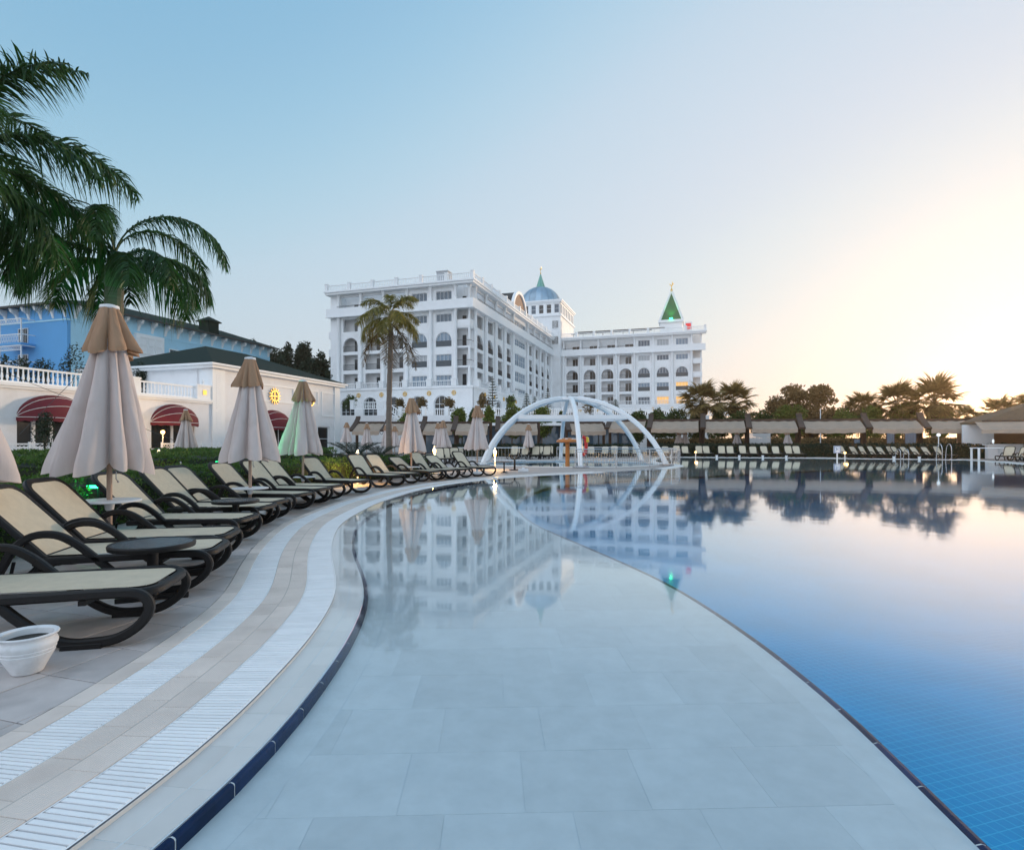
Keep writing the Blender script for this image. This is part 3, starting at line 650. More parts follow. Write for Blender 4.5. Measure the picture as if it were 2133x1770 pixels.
def hedge(name, C, d0, d1, h, ua, ub, label, dens=1300, size=.05, seed=1, leaf='hedge_leaf', z0=0):
    us = np.arange(ua, ub, .25); L_ = ub-ua; rg = np.random.default_rng(seed)
    t = thing(name, label, 'hedge', (0,0,z0))
    m = M(); n = 7; prof = [(d0+.06,0),(d0+.05,h*.75),(d0+.16,h-.07),((d0+d1)/2,h-.05),(d1-.16,h-.07),(d1-.05,h*.75),(d1-.06,0)]
    for u in us:
        for d, z in prof:
            p = C.at(u, d+.03*math.sin(u*5+z*7)); m.v.append((p[0], p[1], z+.03*math.sin(u*3.1+d*4)))
    for i in range(len(us)-1):
        for j in range(n-1): m.f.append((i*n+j,(i+1)*n+j,(i+1)*n+j+1,i*n+j+1))
    m.f += [tuple(range(n)), tuple((len(us)-1)*n+j for j in range(n))]
    part('hedge_body', m, 'hedge_core', t)
    wd = d1-d0; N_ = int(dens*L_*(wd+2*h)); u = rg.uniform(ua, ub, N_); v = rg.uniform(0, wd+2*h, N_)
    d = np.where(v < h, d0, np.where(v > h+wd, d1, d0+v-h)); z = np.where(v < h, v, np.where(v > h+wd, wd+2*h-v, h))
    rd = .16; e = np.minimum(np.clip(d-d0,0,rd), np.clip(d1-d,0,rd)); z = np.where((v >= h)&(v <= h+wd), h-(rd-e)**2/rd*.9, np.minimum(z, h-.1))
    bump = .035*np.sin(u*4.3+d*3)+.03*np.sin(u*9.1-d*5.7+1)+rg.normal(0,.02,N_)
    top = (v >= h)&(v <= h+wd); z = z+np.where(top, bump, 0); d = d+np.where(top, 0, bump)*np.where(v < h, -1, 1)
    P = np.array([C.at(a, b) for a, b in zip(u, d)]); V, Fq = leaves(np.c_[P, z], size, seed, .9)
    link('foliage', npmesh('foliage', V, Fq, leaf), t); return t
uA, uB = EC.sY(3.0), EC.sY(20.2)
hedge('clipped_hedge', EC, 3.55, 5.0, .72, uA, EC.sY(9.6), 'low clipped green hedge behind the heads of the nearest loungers', 900, .05, 1)
hedge('clipped_hedge', EC, 3.55, 5.0, .70, EC.sY(9.7), uB, 'low clipped green hedge behind the far loungers of the bank, a bright lantern on it', 1100, .055, 5)
hedge('clipped_hedge', EC, 5.6, 7.4, .92, EC.sY(5), EC.sY(17.5), 'taller clipped hedge of the second tier, with the green floodlight before it', 650, .06, 2)
hedge('clipped_hedge', Curve([(-16,12),(-13,19),(-10,26),(-6,29)], .1), -1.2, 1.2, .95, .5, 17, 'rear clipped hedge before the terrace with the red awnings', 420, .08, 3)
lw = M().add([(-26,4,0),(-8.4,4,0),(-8.4,14,0),(-6.5,24,0),(-4,30,0),(-14,40,0),(-26,34,0)], [(0,1,2,3,4,5,6)]); struct('lawn', lw, 'lawn', loc=(0,0,-.004))
# ------------------------------------------------------------------ palms
def strip_leaf(p, d, w_, L, wid, droop, segs=3):
    """tapering blade from p along d, width along w_, bending down"""
    vs = []
    for k in range(segs+1):
        t = k/segs; c = p+d*(L*t)+Vector((0,0,-droop*L*t*t)); ww = wid*(1-t)**.6*(.55+.45*min(1,t*4+.3)) if k < segs else .002
        vs += [c+w_*ww/2, c-w_*ww/2]
    return vs, [(2*k, 2*k+1, 2*k+3, 2*k+2) for k in range(segs)]
def feather_frond(name, L, e0, e1, nleaf, ll, lw, droop, seed, mat_, pet=.18, plum=.5, segs=3, rach=.022, power=1.3):
    rg = random.Random(seed); pts = []; p = Vector((0,0,0)); n = 22; m = M()
    for i in range(n+1):
        t = i/n; pts.append(p.copy()); a = R(e0+(e1-e0)*t**power); p = p+Vector((math.cos(a),0,math.sin(a)))*(L/n)
    m.tube(pts, [rach*(1-.85*i/n) for i in range(n+1)], 5)
    for i in range(nleaf):
        t = pet+(1-pet)*i/(nleaf-1); f = t*n; k = min(int(f), n-1); c = pts[k].lerp(pts[k+1], f-k); tg = (pts[k+1]-pts[k]).normalized()
        nrm = Vector((-tg.z,0,tg.x)); prof = math.sin(PI*min(1,(t-pet)/(1-pet)*.86+.13))**.7
        for s in (-1, 1):
            ln = ll*prof*rg.uniform(.8,1.15); fw = R(40+25*t+rg.uniform(-10,10)); pl = R(rg.uniform(-60,50)*plum)
            d = tg*math.cos(fw)+(Vector((0,s,0))*math.cos(pl)+nrm*math.sin(pl))*math.sin(fw); wv = d.cross(nrm).normalized() if rg.random() < .6 else nrm
            m.add(*strip_leaf(c, d.normalized(), wv, ln, lw*rg.uniform(.8,1.2), droop*rg.uniform(.6,1.3), segs))
    return m.me(name, mat_)
def ringed_trunk(t, base_r, top_r, pts, mat_='palm_bark'):
    P = smooth(pts, 8); n = len(P); part('trunk', M().tube(P, [base_r+(top_r-base_r)*i/(n-1)+.012*(i % 2) for i in range(n)], 14), mat_, t, smooth=False)
def feather_palm(loc, hgt, label, fronds, nf, group, lean=(0,0), tr=(.16,.13), seed=0, name='feather_palm', shaft=True, old=None, az0=0.0, sc=1.0):
    t = thing(name, label, 'palm tree', loc, 0, group); rg = random.Random(seed); top = Vector((lean[0], lean[1], hgt))
    ringed_trunk(t, tr[0], tr[1], [(0,0,0),(lean[0]*.2-.05,lean[1]*.2,hgt*.35),(lean[0]*.6-.03,lean[1]*.6,hgt*.7),tuple(top)])
    if shaft: part('crownshaft', M().lathe([(tr[1],0),(tr[1]*1.15,.12),(tr[1]*.95,.4),(.05,.7)], 12, tuple(top)), 'crownshaft', t, smooth=True)
    for i in range(nf):
        a = az0+i*2.39996+rg.uniform(-.25,.25); fm = fronds[min(int(i/nf*len(fronds)), len(fronds)-1)]
        o = link('frond', fm, t, top+Vector((0,0,.30+.3*(1-i/nf))), (rg.uniform(-.12,.12), rg.uniform(-.1,.1), a)); q = sc*rg.uniform(.88,1.1); o.scale = (q,q,q)
    if old:
        for i in range(old[1]):
            link('frond', old[0], t, top+Vector((0,0,.15)), (0,0,az0+.7+i*6.28/old[1]+rg.uniform(-.3,.3)))
    return t
qf = [feather_frond('frond', 2.9, 66, -15, 110, .62, .042, .5, 11, 'palm_leaf', plum=1), feather_frond('frond', 3.0, 40, -62, 120, .66, .042, .7, 12, 'palm_leaf', plum=1),
      feather_frond('frond', 2.9, 20, -80, 120, .66, .042, .9, 13, 'palm_leaf', plum=.9), feather_frond('frond', 2.6, -5, -95, 110, .6, .042, .9, 14, 'palm_leaf', plum=.8)]
df = [feather_frond('frond', 3.4, 80, -88, 120, .5, .042, 1.0, 15, 'palm_leaf', plum=.6, power=1.0), feather_frond('frond', 2.6, 32, -92, 120, .58, .042, 1.1, 16, 'palm_leaf', plum=.5), feather_frond('frond', 2.5, 22, -95, 110, .6, .042, 1.2, 17, 'palm_leaf', plum=.5)]
GP = 'feather palms by the loungers'
feather_palm((XP(-135,8.8),8.8,0), 5.2, 'feather palm whose big crown enters the photo from the left edge', qf, 28, GP, seed=3, az0=.35, sc=.93)
feather_palm((XP(238,11.0),11.0,0), 4.22, 'feather palm with drooping crown standing behind the largest umbrella', df, 15, GP, seed=5, az0=.15, tr=(.18,.15), sc=.80)
gf = [feather_frond('frond', 1.8, 62, -50, 80, .5, .04, .6, 21, 'palm_leaf_gold', plum=.9), feather_frond('frond', 2.0, 30, -80, 80, .55, .04, .8, 22, 'palm_leaf_gold', plum=.8),
      feather_frond('frond', 2.0, 0, -100, 80, .55, .04, .8, 23, 'palm_leaf_gold', plum=.7)]
oldf = feather_frond('frond', 2.3, -35, -92, 50, .5, .03, .3, 24, 'palm_leaf_old', plum=.7)
feather_palm((XP(812,24),24,0), 6.1, 'tall lone feather palm with golden green crown before the white hotel', gf, 18, GP, (.05,0), (.125,.085), 8, old=(oldf, 5), shaft=False, sc=.82)
# cycads
cf = [feather_frond('frond', 1.25, 60, 5, 46, .17, .016, .1, 31, 'cycad_leaf', pet=.12, plum=.3, segs=2, rach=.014, power=1.0), feather_frond('frond', 1.3, 30, -10, 46, .17, .016, .1, 32, 'cycad_leaf', pet=.12, plum=.3, segs=2, rach=.014, power=1.0)]
for i, (px, Y, lab, sc) in enumerate(((738,19.5,'dark cycad with arching fronds behind the bright hedge lantern',1.0),(790,21.5,'smaller dark cycad beside the base of the tall palm',.8))):
    t = thing('cycad', lab, 'cycad', (XP(px,Y),Y,0), 0, 'dark cycads by the hedge'); part('trunk', M().lathe([(.2,0),(.22,.3),(.15,.62)], 10), 'palm_bark', t)
    for k in range(30):
        o = link('frond', cf[k % 2], t, (0,0,.6), (0,0,k*2.4)); o.scale = (sc,sc,sc)
# broad dark plant under the big umbrella
t = thing('leafy_plant', 'dark broad leaved plant at the hedge beside the large umbrella', 'plant', (-8.9,9.6,0)); bm_ = M(); rg = random.Random(4)
for k in range(70):
    a = rg.uniform(0,6.28); e = R(rg.uniform(15,80)); d = Vector((math.cos(a)*math.cos(e), math.sin(a)*math.cos(e), math.sin(e))); bm_.add(*strip_leaf(Vector((rg.uniform(-.5,.5),rg.uniform(-.5,.5),.3)), d, d.cross(Vector((.1,.2,1))).normalized(), rg.uniform(.5,.9), .13, .5))
part('foliage', bm_, 'palm_leaf', t); part('stem', M().tube([(0,0,0),(0,0,.5)], .05, 6), 'bark', t)
# ------------------------------------------------------------------ lanterns and floodlights
def lantern(px, py, Y, label, power, s=1.0, lit_all=True, name='garden_lantern'):
    z = ZP(py, Y); t = thing(name, label, 'lantern', (XP(px,Y),Y,0), 0, 'small lanterns among the hedges')
    part('post', M().lathe([(.04,0),(.025,.06),(.025,z-.12*s)], 10), 'white_plastic', t)
    part('lamp_shade', M().lathe([(.001,-.11*s),(.045*s,-.10*s),(.075*s,.06*s),(.06*s,.062*s),(.001,.062*s)], 12, (0,0,z), False), 'lamp_glow', t)
    part('cap', M().lathe([(.082*s,.0625*s),(.095*s,.063*s),(.085*s,.09*s),(.045*s,.17*s),(.025*s,.2*s),(.03*s,.23*s),(.001,.27*s)], 12, (0,0,z)), 'white_plastic', t, smooth=True)
    lamp('lantern_light', (XP(px,Y), Y-.24, z-.04), power*1.5, (1,.58,.2), .08); return t
lantern(376, 988, 13.0, 'white lantern just left of the second umbrella, lit only at its base', 6, 1.1)
lantern(331, 958, 16.0, 'glowing yellow lantern on the rear hedge right of the large umbrella', 60, 1.2)
lantern(745, 957, 17.3, 'brightest lantern on the hedge beside the cycad', 70, 1.2)
lantern(905, 940, 26.0, 'small glowing lantern in the hedge between two umbrellas', 40, 1.1)
lantern(1031, 944, 27.0, 'glowing lantern at the foot of the white arched frame', 60, 1.1)
lantern(591, 938, 30.0, 'faint small lantern behind the green lit umbrella', 25, 1.0)
def flood(loc, to, label, e, ang):
    t = thing('floodlight', label, 'floodlight', loc, 0, 'green floodlights in the hedge'); part('housing', M().bbox(-.13,.13,-.05,.05,.02,.16,.015), 'dark_resin', t)
    part('lens', M().box(-.12,.12,-.056,-.0505,.015,.05), 'green_glow', t); part('stake', M().lathe([(.015,-.6),(.015,.02)], 6), 'dark_resin', t)
    lamp('green_light', (loc[0], loc[1]-.08, loc[2]+.2), e, (.05,1,.35), .06, 'SPOT', to, ang)
    lamp('green_spill', (loc[0], loc[1]-.12, loc[2]+.02), 3, (.05,1,.35), .05)
flood((XP(205,7.9),7.9,ZP(1018,7.9)), (XP(240,11),11,4.2), 'green glowing floodlight in the hedge beside the largest umbrella pole', 260, 60)
flood((-6.55,12.9,.78), (XP(631,13.8),13.8,1.9), 'green floodlight hidden behind the second umbrella, lighting the next one', 75, 75)
# ------------------------------------------------------------------ facade kit: s along the wall, d into the building, z up
ROT = R(-17.76)
MC = {}
def cached(key, fn):
    if key not in MC: MC[key] = fn()
    return MC[key]
def window(parent, s, d, z, w, h, off, rz, nx=4, ny=2, arch=False, pane='curtain_glass', fw=.07, label=None):
    def frame():
        m = M(); zz = h-(w/2 if arch else 0)
        m.box(0,fw,-.03,.05,0,zz).box(w-fw,w,-.03,.05,0,zz).box(fw,w-fw,-.03,.05,0,fw)
        if not arch: m.box(fw,w-fw,-.03,.05,h-fw,h)
        for i in range(1, nx): m.box(w*i/nx-.025,w*i/nx+.025,-.025,.045,fw,h-fw if not arch else zz+math.sqrt(max(0,(w/2)**2-(w*i/nx-w/2)**2))-fw)
        for j in range(1, ny): m.box(fw,w-fw,-.02,.04,zz*j/ny-.025,zz*j/ny+.025)
        if arch:
            m.box(fw,w-fw,-.028,.048,zz-.03,zz+.03)
            o = [(w/2-w/2*math.cos(PI*i/12), 0, zz+w/2*math.sin(PI*i/12)) for i in range(13)]; m.sweep([(x+(w/2-x)*.04,.01,z_-.03) for x, y_, z_ in o], (0,1,0), .08, fw)
        return m.me('window', 'trim_white')
    def pn():
        zz = h-(w/2 if arch else 0); pts = [(.01,.06,.01),(w-.01,.06,.01),(w-.01,.06,zz if arch else h-.01)]
        if arch: pts += [(w/2+w/2*math.cos(PI*i/12)*.99,.06,zz+w/2*math.sin(PI*i/12)*.99) for i in range(1,12)]
        pts.append((.01,.06,zz if arch else h-.01)); m = M(); m.add(pts, [tuple(range(len(pts)))]); return m.me('pane', pane)
    c, sn = math.cos(rz), math.sin(rz); p = (off[0]+s*c-d*sn, off[1]+s*sn+d*c, z)
    o = link('window', cached(('wf',w,h,nx,ny,arch,fw), frame), parent, p, rz); link('pane', cached(('wp',w,h,arch,pane), pn), o)
    if label: o['label'] = label
    return o
def wall_bays(m, bays, floors, th=.35):
    """bays: list of (s0,s1,[opening per floor]) ; floors: list of (z0,z1); opening: (margin0, margin1, zb, zt, arch) or None"""
    for s0, s1, ops in bays:
        for (z0, z1), op in zip(floors, ops):
            if op is None: m.box(s0,s1,0,th,z0,z1); continue
            if op == 'open': continue
            a, b, zb, zt, ar = op; a += s0; b = s1-b
            if a > s0+.001: m.box(s0,a,0,th,z0,z1)
            if b < s1-.001: m.box(b,s1,0,th,z0,z1)
            if zb > z0+.001: m.box(a,b,0,th,z0,zb)
            if not ar:
                if zt < z1-.001: m.box(a,b,0,th,zt,z1)
            else:
                r = (b-a)/2; c = (a+b)/2; zs = zt-r; n = 14; vs = []
                for i in range(n+1):
                    x = c-r*math.cos(PI*i/n); zz = zs+r*math.sin(PI*i/n); vs += [(x,0,zz),(x,0,z1),(x,th,zz),(x,th,z1)]
                fs = []
                for i in range(n):
                    k = i*4; fs += [(k,k+4,k+5,k+1),(k+2,k+3,k+7,k+6),(k,k+2,k+6,k+4)]
                m.add(vs, fs)
def balustrade_mesh(L, h=1.0, pitch=.3, post=None):
    m = M(); m.box(0,L,-.09,.09,h-.12,h).box(0,L,-.09,.09,0,.12)
    n = max(1, int(L/pitch))
    for i in range(n):
        x = (i+.5)*L/n; m.lathe([(.05,.12),(.05,.2),(.085,.35),(.05,h*.6),(.045,h-.12)], 6, (x,0,0), False)
    return m
def column_mesh(h, r=.33):
    m = M(); m.box(-r*1.25,r*1.25,-r*1.25,r*1.25,0,.5).lathe([(r*1.15,.5),(r*1.15,.62),(r,.75),(r*.88,h-.75),(r*.95,h-.7),(r*1.25,h-.3),(r*1.35,h-.25)], 14, caps=False).box(-r*1.35,r*1.35,-r*1.35,r*1.35,h-.25,h)
    return m
# ------------------------------------------------------------------ terrace the hotel stands on
TZ = 5.0
tm = M(); tm.prism([(-22.5,80),(27,80),(49,135),(60,260),(-60,260),(-22.5,120)], -.5, TZ); struct('terrace', tm, 'wall_white')
# ------------------------------------------------------------------ the hotel
P0 = (-6.8, 92.0)
hotel = thing('hotel', 'large white hotel with arched balconies, blue dome and green spire on the far terrace', 'hotel', (*P0, TZ), ROT)
FZ = [5.4, 8.6, 11.8, 15.0, 18.2, 21.8]     # floor levels above the terrace
floors = [(FZ[i], FZ[i+1]) for i in range(5)]
def loggia(arch): # openings of one open bay
    return [(.75,.75,5.5,8.1,False),(.75,.75,8.75,11.4,False),(.75,.75,11.95,14.35 if arch else 14.5,arch),(.75,.75,15.4,17.6,False),(.3,.3,19.5,21.4,False)]
def glazed(arch=True):
    return [(.8,.8,5.5,7.3,False),(.8,.8,8.7,10.7,False),(.8,.8,11.95,14.35,arch),(.8,.8,16.0,17.3,False),(.8,.8,19.3,21.0,False)]
rail_h = 1.0
def facade(off, rz, bays, s_start, s_end, lit=(), e=0.0, skip0=False):
    """bays: (s0, s1, kind) with kind A arched loggia, R plain loggia, G glazed, C wide glazed centre"""
    m = M(); BB = []
    for s0, s1, k in bays:
        ops = loggia(k == 'A') if k in 'AR' else glazed(k == 'G'); BB.append((s0, s1, ops))
    wall_bays(m, BB, floors); part('facade_wall', m, 'hotel_white', hotel, (*off,0), rz)
    c, sn = math.cos(rz), math.sin(rz); W = lambda s, d: (off[0]+s*c-d*sn, off[1]+s*sn+d*c)
    sl_ = M(); cw = M()
    for (s0, s1, k), (_, _, ops) in zip(bays, BB):
        w_ = s1-s0
        for fi, op in enumerate(ops):
            ow = round(w_-op[0]-op[1], 2); oh = round(op[3]-op[2], 2)
            if k in 'AR':
                if fi: sl_.box(s0, s1, .352, 1.6, FZ[fi]-.1, FZ[fi]+.12)
                dw = round(ow*.55, 2); window(hotel, s0+op[0]+ow*.42, 1.55, FZ[fi]+.13 if fi else 5.45, dw, 2.2, off, rz, 2, 1, pane='dark_glass')
                if fi in (1, 2): link('railing', cached(('rl',ow), lambda: railing_mesh(ow)), hotel, (*W(s0+op[0], .12), op[2]), rz)
                elif fi == 4: link('railing', cached(('r2',w_), lambda: M().box(0,w_,-.03,.03,.3,.36).box(.0,w_,-.02,.02,.15,.18).me('railing','dark_rail')), hotel, (*W(s0, -.82), 19.4), rz)
            else:
                isl = (bays.index((s0,s1,k)), fi) in lit
                if k == 'C':
                    for q in range(2): window(hotel, s0+op[0]+q*(ow/2+.15), .2, op[2], round(ow/2-.15,2), oh, off, rz, 3, 2)
                else: window(hotel, s0+op[0], .2, op[2], ow, oh, off, rz, 4, 2 if fi in (1,2) else 1, op[4], 'lit_window' if isl else random.choice(('curtain_glass','curtain_glass','glass','pale_curtain')), label='glowing window lit from inside' if isl else None)
                if fi in (1, 2) and k == 'G': link('railing', cached(('rg',ow), lambda: M().box(.02,ow-.02,-.02,.02,.05,.92).box(0,ow,-.035,.035,.92,1.0).me('railing','smoked_rail')), hotel, (*W(s0+op[0], .1), op[2]), rz)
        if k in 'AR': cw.box(s0-.12, s0+.12, .353, 1.6, FZ[0], FZ[5]); cw.box(s1-.121, s1+.121, .354, 1.6, FZ[0], FZ[5]-.01)
        # first floor balustrade between pedestals
        bl = round(w_-.9, 2); link('balustrade', cached(('bal',bl), lambda: balustrade_mesh(bl, 1.0, .33).me('balustrade','trim_white')), hotel, (*W(s0+.45, -.55), FZ[0]), rz)
    if sl_.v: part('balcony_floor', sl_, 'hotel_white', hotel, (*off,0), rz)
    if cw.v: part('party_wall', cw, 'hotel_white', hotel, (*off,0), rz)
    cm = cached('col', lambda: column_mesh(FZ[4]-FZ[0]).me('column', 'trim_white', True)); c2 = cached('col2', lambda: column_mesh(FZ[5]-19.35, .22).me('column', 'trim_white', True)); pd = cached('ped', lambda: M().box(-.45,.45,-.45,.45,0,1.1).box(-.5,.5,-.5,.5,1.1,1.22).box(-.16,.16,-.46,-.451,.4,.75).me('pedestal','trim_white'))
    for s in sorted({b[0] for b in bays}|{b[1] for b in bays}):
        link('column', cm, hotel, (*W(s, -.28), FZ[0]), rz); link('column', c2, hotel, (*W(s, -.25), 19.35), rz); link('pedestal', pd, hotel, (*W(s, -.62), FZ[0]), rz)
    # parapet band of the top floor, cornice, roof balustrade, string course at the first floor
    m = M(); m.box(s_start-.9-e,s_end+.9+e,-.9-e,-.6,18.0-e,19.4+e).box(s_start-.9,s_end+.9,-.599,.0,17.95-e,18.2+e).box(s_start-1-e,s_end+1+e,-1.0-e,-.906,17.85-e,18.05+e); part('parapet_band', m, 'trim_white', hotel, (*off,0), rz)
    m = M(); m.box(s_start-1-e,s_end+1+e,-1.0-e,.3,21.8-e,22.15).box(s_start-1.2-e,s_end+1.2+e,-1.2-e,.3,22.15+e*.5,22.4+e); part('cornice', m, 'trim_white', hotel, (*off,0), rz)
    m = M(); m.box(s_start-1.0-e,s_end+1.0+e,-1.0-e,.0,5.1-e,5.4+e); part('string_course', m, 'trim_white', hotel, (*off,0), rz)
    L = s_end-s_start+1.6; n = max(1, round(L/4.4)); seg = round(L/n, 3)
    rb = cached(('rb',seg), lambda: balustrade_mesh(seg-.5, 1.05, .3).me('balustrade','trim_white')); rp = cached('rp', lambda: M().box(-.25,.25,-.25,.25,0,1.2).box(-.3,.3,-.3,.3,1.2,1.3).me('pedestal','trim_white'))
    for i in range(n+1):
        s = s_start-.8+i*seg; (skip0 and i == 0) or link('pedestal', rp, hotel, (*W(s, -.8), 22.4), rz)
        if i < n: link('balustrade', rb, hotel, (*W(s+.25, -.8), 22.4), rz)
def railing_mesh(w_):
    m = M(); m.box(0,w_,-.025,.025,.95,1.0).box(0,w_,-.02,.02,.05,.09)
    for i in range(int(w_/.11)+1): m.box(i*.11,i*.11+.025,-.012,.012,.09,.95)
    return m.me('railing','dark_rail')
# front wing: short front, long side, both set before a recessed core
core = M(); core.box(-26.2,-1.62,1.62,56.0,.0,22.38); part('core_wall', core, 'hotel_white', hotel)
fb = [(-24.4,-20,'A'),(-20,-15.6,'A'),(-15.6,-11.2,'A'),(-11.2,-6.8,'G'),(-6.8,-2.4,'G')]
facade((0,0), 0, fb, -25.6, 0)
y0, pw = 1.75, 5.15
lb = [(y0+pw*i, y0+pw*(i+1), k) for i, k in zip((0,1,2,3), 'AAAR')]+[(y0+pw*4, y0+pw*6, 'C')]+[(y0+pw*i, y0+pw*(i+1), k) for i, k in zip((6,7,8,9), 'RAAA')]
facade((0,0), PI/2, lb, 0, 53.5, e=.005, skip0=True)
def corner_balcony(x, y, sx):
    for i in range(0, 5):
        z = FZ[i]
        part('balcony_floor', M().box(x-2.5,x+.1,y-.1,y+1.8,z-.15,z+.12), 'hotel_white', hotel)
        if 0 < i < 4:
            m = M()
            if i == 3: m.box(x-2.2,x+.12,y-.16,y-.1,z+.12,z+1.2).box(x+.1,x+.16,y-.16,y+1.7,z+.12,z+1.2); part('balcony_front', m, 'trim_white', hotel)
            else:
                m.box(x-2.2,x+.1,y-.12,y-.08,z+1.0,z+1.06).box(x+.08,x+.12,y-.12,y+1.7,z+1.0,z+1.06)
                for k in range(16): m.box(x-2.2+k*.15,x-2.18+k*.15,y-.11,y-.09,z+.12,z+1.0)
                part('railing', m, 'dark_rail', hotel)
        window(hotel, x-2.3+.3, y+1.55-.0, z+.13, .9, 2.1, (0,0), 0, 1, 1, pane='dark_glass')
    part('column', column_mesh(FZ[5]-FZ[0]-.1, .2), 'trim_white', hotel, (x-.12,y+.1,FZ[0]+.05), smooth=True)
corner_balcony(0,0,1)
# left end balconies
for i in (1,2,3):
    m = M(); m.box(-28.0,-26.2,2,5,FZ[i]-.15,FZ[i]+.1).box(-28.0,-27.9,2,5,FZ[i]+.1,FZ[i]+1.1).box(-27.9,-26.2,2,2.1,FZ[i]+.1,FZ[i]+1.1); part('balcony_front', m, 'hotel_white', hotel)
part('pilaster', M().box(-26.2,-24.5,.0,1.61,0,21.8), 'hotel_white', hotel)
# ground storey with arched windows and gilded medallions
def arcade(off, rz, s0, s1, cs, name_part='ground_storey', w_=2.7, top=3.9, sill=.5):
    c, sn = math.cos(rz), math.sin(rz); W = lambda s, d: (off[0]+s*c-d*sn, off[1]+s*sn+d*c); m = M(); edges = []; last = s0
    for q in cs: edges.append((last, q-w_/2-.0, None)); edges.append((q-w_/2, q+w_/2, (0,0,sill,top,True))); last = q+w_/2
    edges.append((last, s1, None)); wall_bays(m, [(a, b, [o]) for a, b, o in edges], [(0, 5.1)], .4); part(name_part, m, 'hotel_white', hotel, (*W(0,-.85),0), rz)
    for i, q in enumerate(cs):
        window(hotel, q-w_/2, -.6, sill, w_, top-sill, off, rz, 3, 2, True, 'dark_glass', .1)
        trim = M().sweep([(q-(w_/2+.12)*math.cos(PI*k/14), -.87, top-w_/2+(w_/2+.12)*math.sin(PI*k/14)) for k in range(15)], (0,1,0), .1, .2); part('arch_trim', trim, 'trim_white', hotel, (*off,0), rz)
    for a, b in zip([cs[0]-4.4]+cs, cs+[cs[-1]+4.4]):
        q = (a+b)/2; md = cached('medal', lambda: M().tube([(.34*math.cos(2*PI*k/20),0,.34*math.sin(2*PI*k/20)) for k in range(20)], .06, 6, True).box(-.3,.3,.0,.03,-.05,.05).box(-.05,.05,-.01,.031,-.3,.3).me('medallion','gold', True))
        link('medallion', md, hotel, (*W(q,-.90),4.3), rz)
arcade((0,0), 0, -26.2, .85, [-22.2,-17.8,-13.4,-9,-4.6])
arcade((0,0), PI/2, -.84, 53.3, [6.9,12.0,17.2,27,37.5,42.7,47.8], w_=2.7)
part('ground_core', M().box(-26.1,.2,.2,53,.0,5.08), 'hotel_white', hotel)
# barrel gable over the long side and the plant room on the roof
m = M(); n = 20; cy, r_ = 27.2, 4.9
for x in (.3, -.3): m.v += [(x, cy-r_*math.cos(PI*i/n), 22.4+r_*math.sin(PI*i/n)*1.0) for i in range(n+1)]
for x in (.3, -.3): m.v += [(x, cy-(r_-.6)*math.cos(PI*i/n), 22.4+(r_-.6)*math.sin(PI*i/n)) for i in range(n+1)]
k = n+1
for i in range(n): m.f += [(i,i+1,k+i+1,k+i),(2*k+i,3*k+i,3*k+i+1,2*k+i+1),(i,2*k+i,2*k+i+1,i+1),(k+i,k+i+1,3*k+i+1,3*k+i)]
part('gable_arch', m, 'trim_white', hotel)
m = M(); m.add([(0, cy-(r_-.6)*math.cos(PI*i/n), 22.4+(r_-.6)*math.sin(PI*i/n)) for i in range(n+1)], [tuple(range(n+1))]); part('gable_panel', m, 'brown_panel', hotel)
m = M(); m.v += [(x, cy-r_*.97*math.cos(PI*i/n), 22.4+r_*.97*math.sin(PI*i/n)) for x in (-.31,-11) for i in range(n+1)]
m.f += [(i,i+1,k+i+1,k+i) for i in range(n)]+[tuple(range(k,2*k))]; part('barrel_roof', m, 'dark_roof', hotel)
part('roof_house', M().box(-8.7,-6.6,6,8,22.3,26.2).box(-8.8,-6.5,5.9,8.1,26.2,26.35), 'chimney_grey', hotel)
# tower with belvedere, dome and spire
TX0, TX1, TY0, TY1 = -11.3, 2.65, 53.6, 69.6
part('tower_shaft', M().box(TX0,TX1,TY0,TY1,0,28.2), 'hotel_white', hotel)
for z in (5.2, 9.4, 13.6, 17.8): part('tower_band', M().box(TX0-.12,TX1+.12,TY0-.12,TY0+.5,z,z+.22), 'trim_white', hotel)
part('tower_band', M().box(TX0-.35,TX1+.35,TY0-.35,TY1+.35,27.9,28.25), 'trim_white', hotel)
for zz in range(3):
    window(hotel, TX1-2.2, TY0-.06, 20.8+zz*2.0, 1.7, 1.95, (0,0), 0, 2, 1, pane='dark_glass' if zz == 1 else 'glass'); window(hotel, TY0+.3, -.06, 20.8+zz*2.0, 1.0, 1.95, (TX1,0), PI/2, 1, 1, pane='glass')
part('belvedere_core', M().box(TX0+.6,TX1-.6,TY0+.6,TY1-.6,28.25,31.2), 'hotel_white', hotel)
def belv(off, rz, L, n):
    m = M(); w_ = L/n
    wall_bays(m, [(i*w_,(i+1)*w_,[(.38,.38,28.7,30.9,False)]) for i in range(n)], [(28.25,31.3)], .3); part('belvedere_wall', m, 'trim_white', hotel, (*off,0), rz)
    for i in range(n): window(hotel, i*w_+.38, .2, 28.7, round(w_-.76,2), 2.2, off, rz, 1, 2, pane='dark_glass' if i % 3 else 'glass')
belv((TX0,TY0), 0, TX1-TX0, 7); belv((TX1,TY0), PI/2, TY1-TY0, 8)
part('tower_cornice', M().box(TX0-.3,TX1+.3,TY0-.3,TY1+.3,31.3,31.6).box(TX0-.5,TX1+.5,TY0-.5,TY1+.5,31.6,31.95), 'trim_white', hotel)
dc = (-4.6, 61.6); dr = 5.5
part('dome_drum', M().lathe([(dr+.15,31.95),(dr+.15,32.35),(dr+.3,32.4),(dr+.3,32.65)], 40, (*dc,0), False), 'trim_white', hotel, smooth=True)
ns = 20
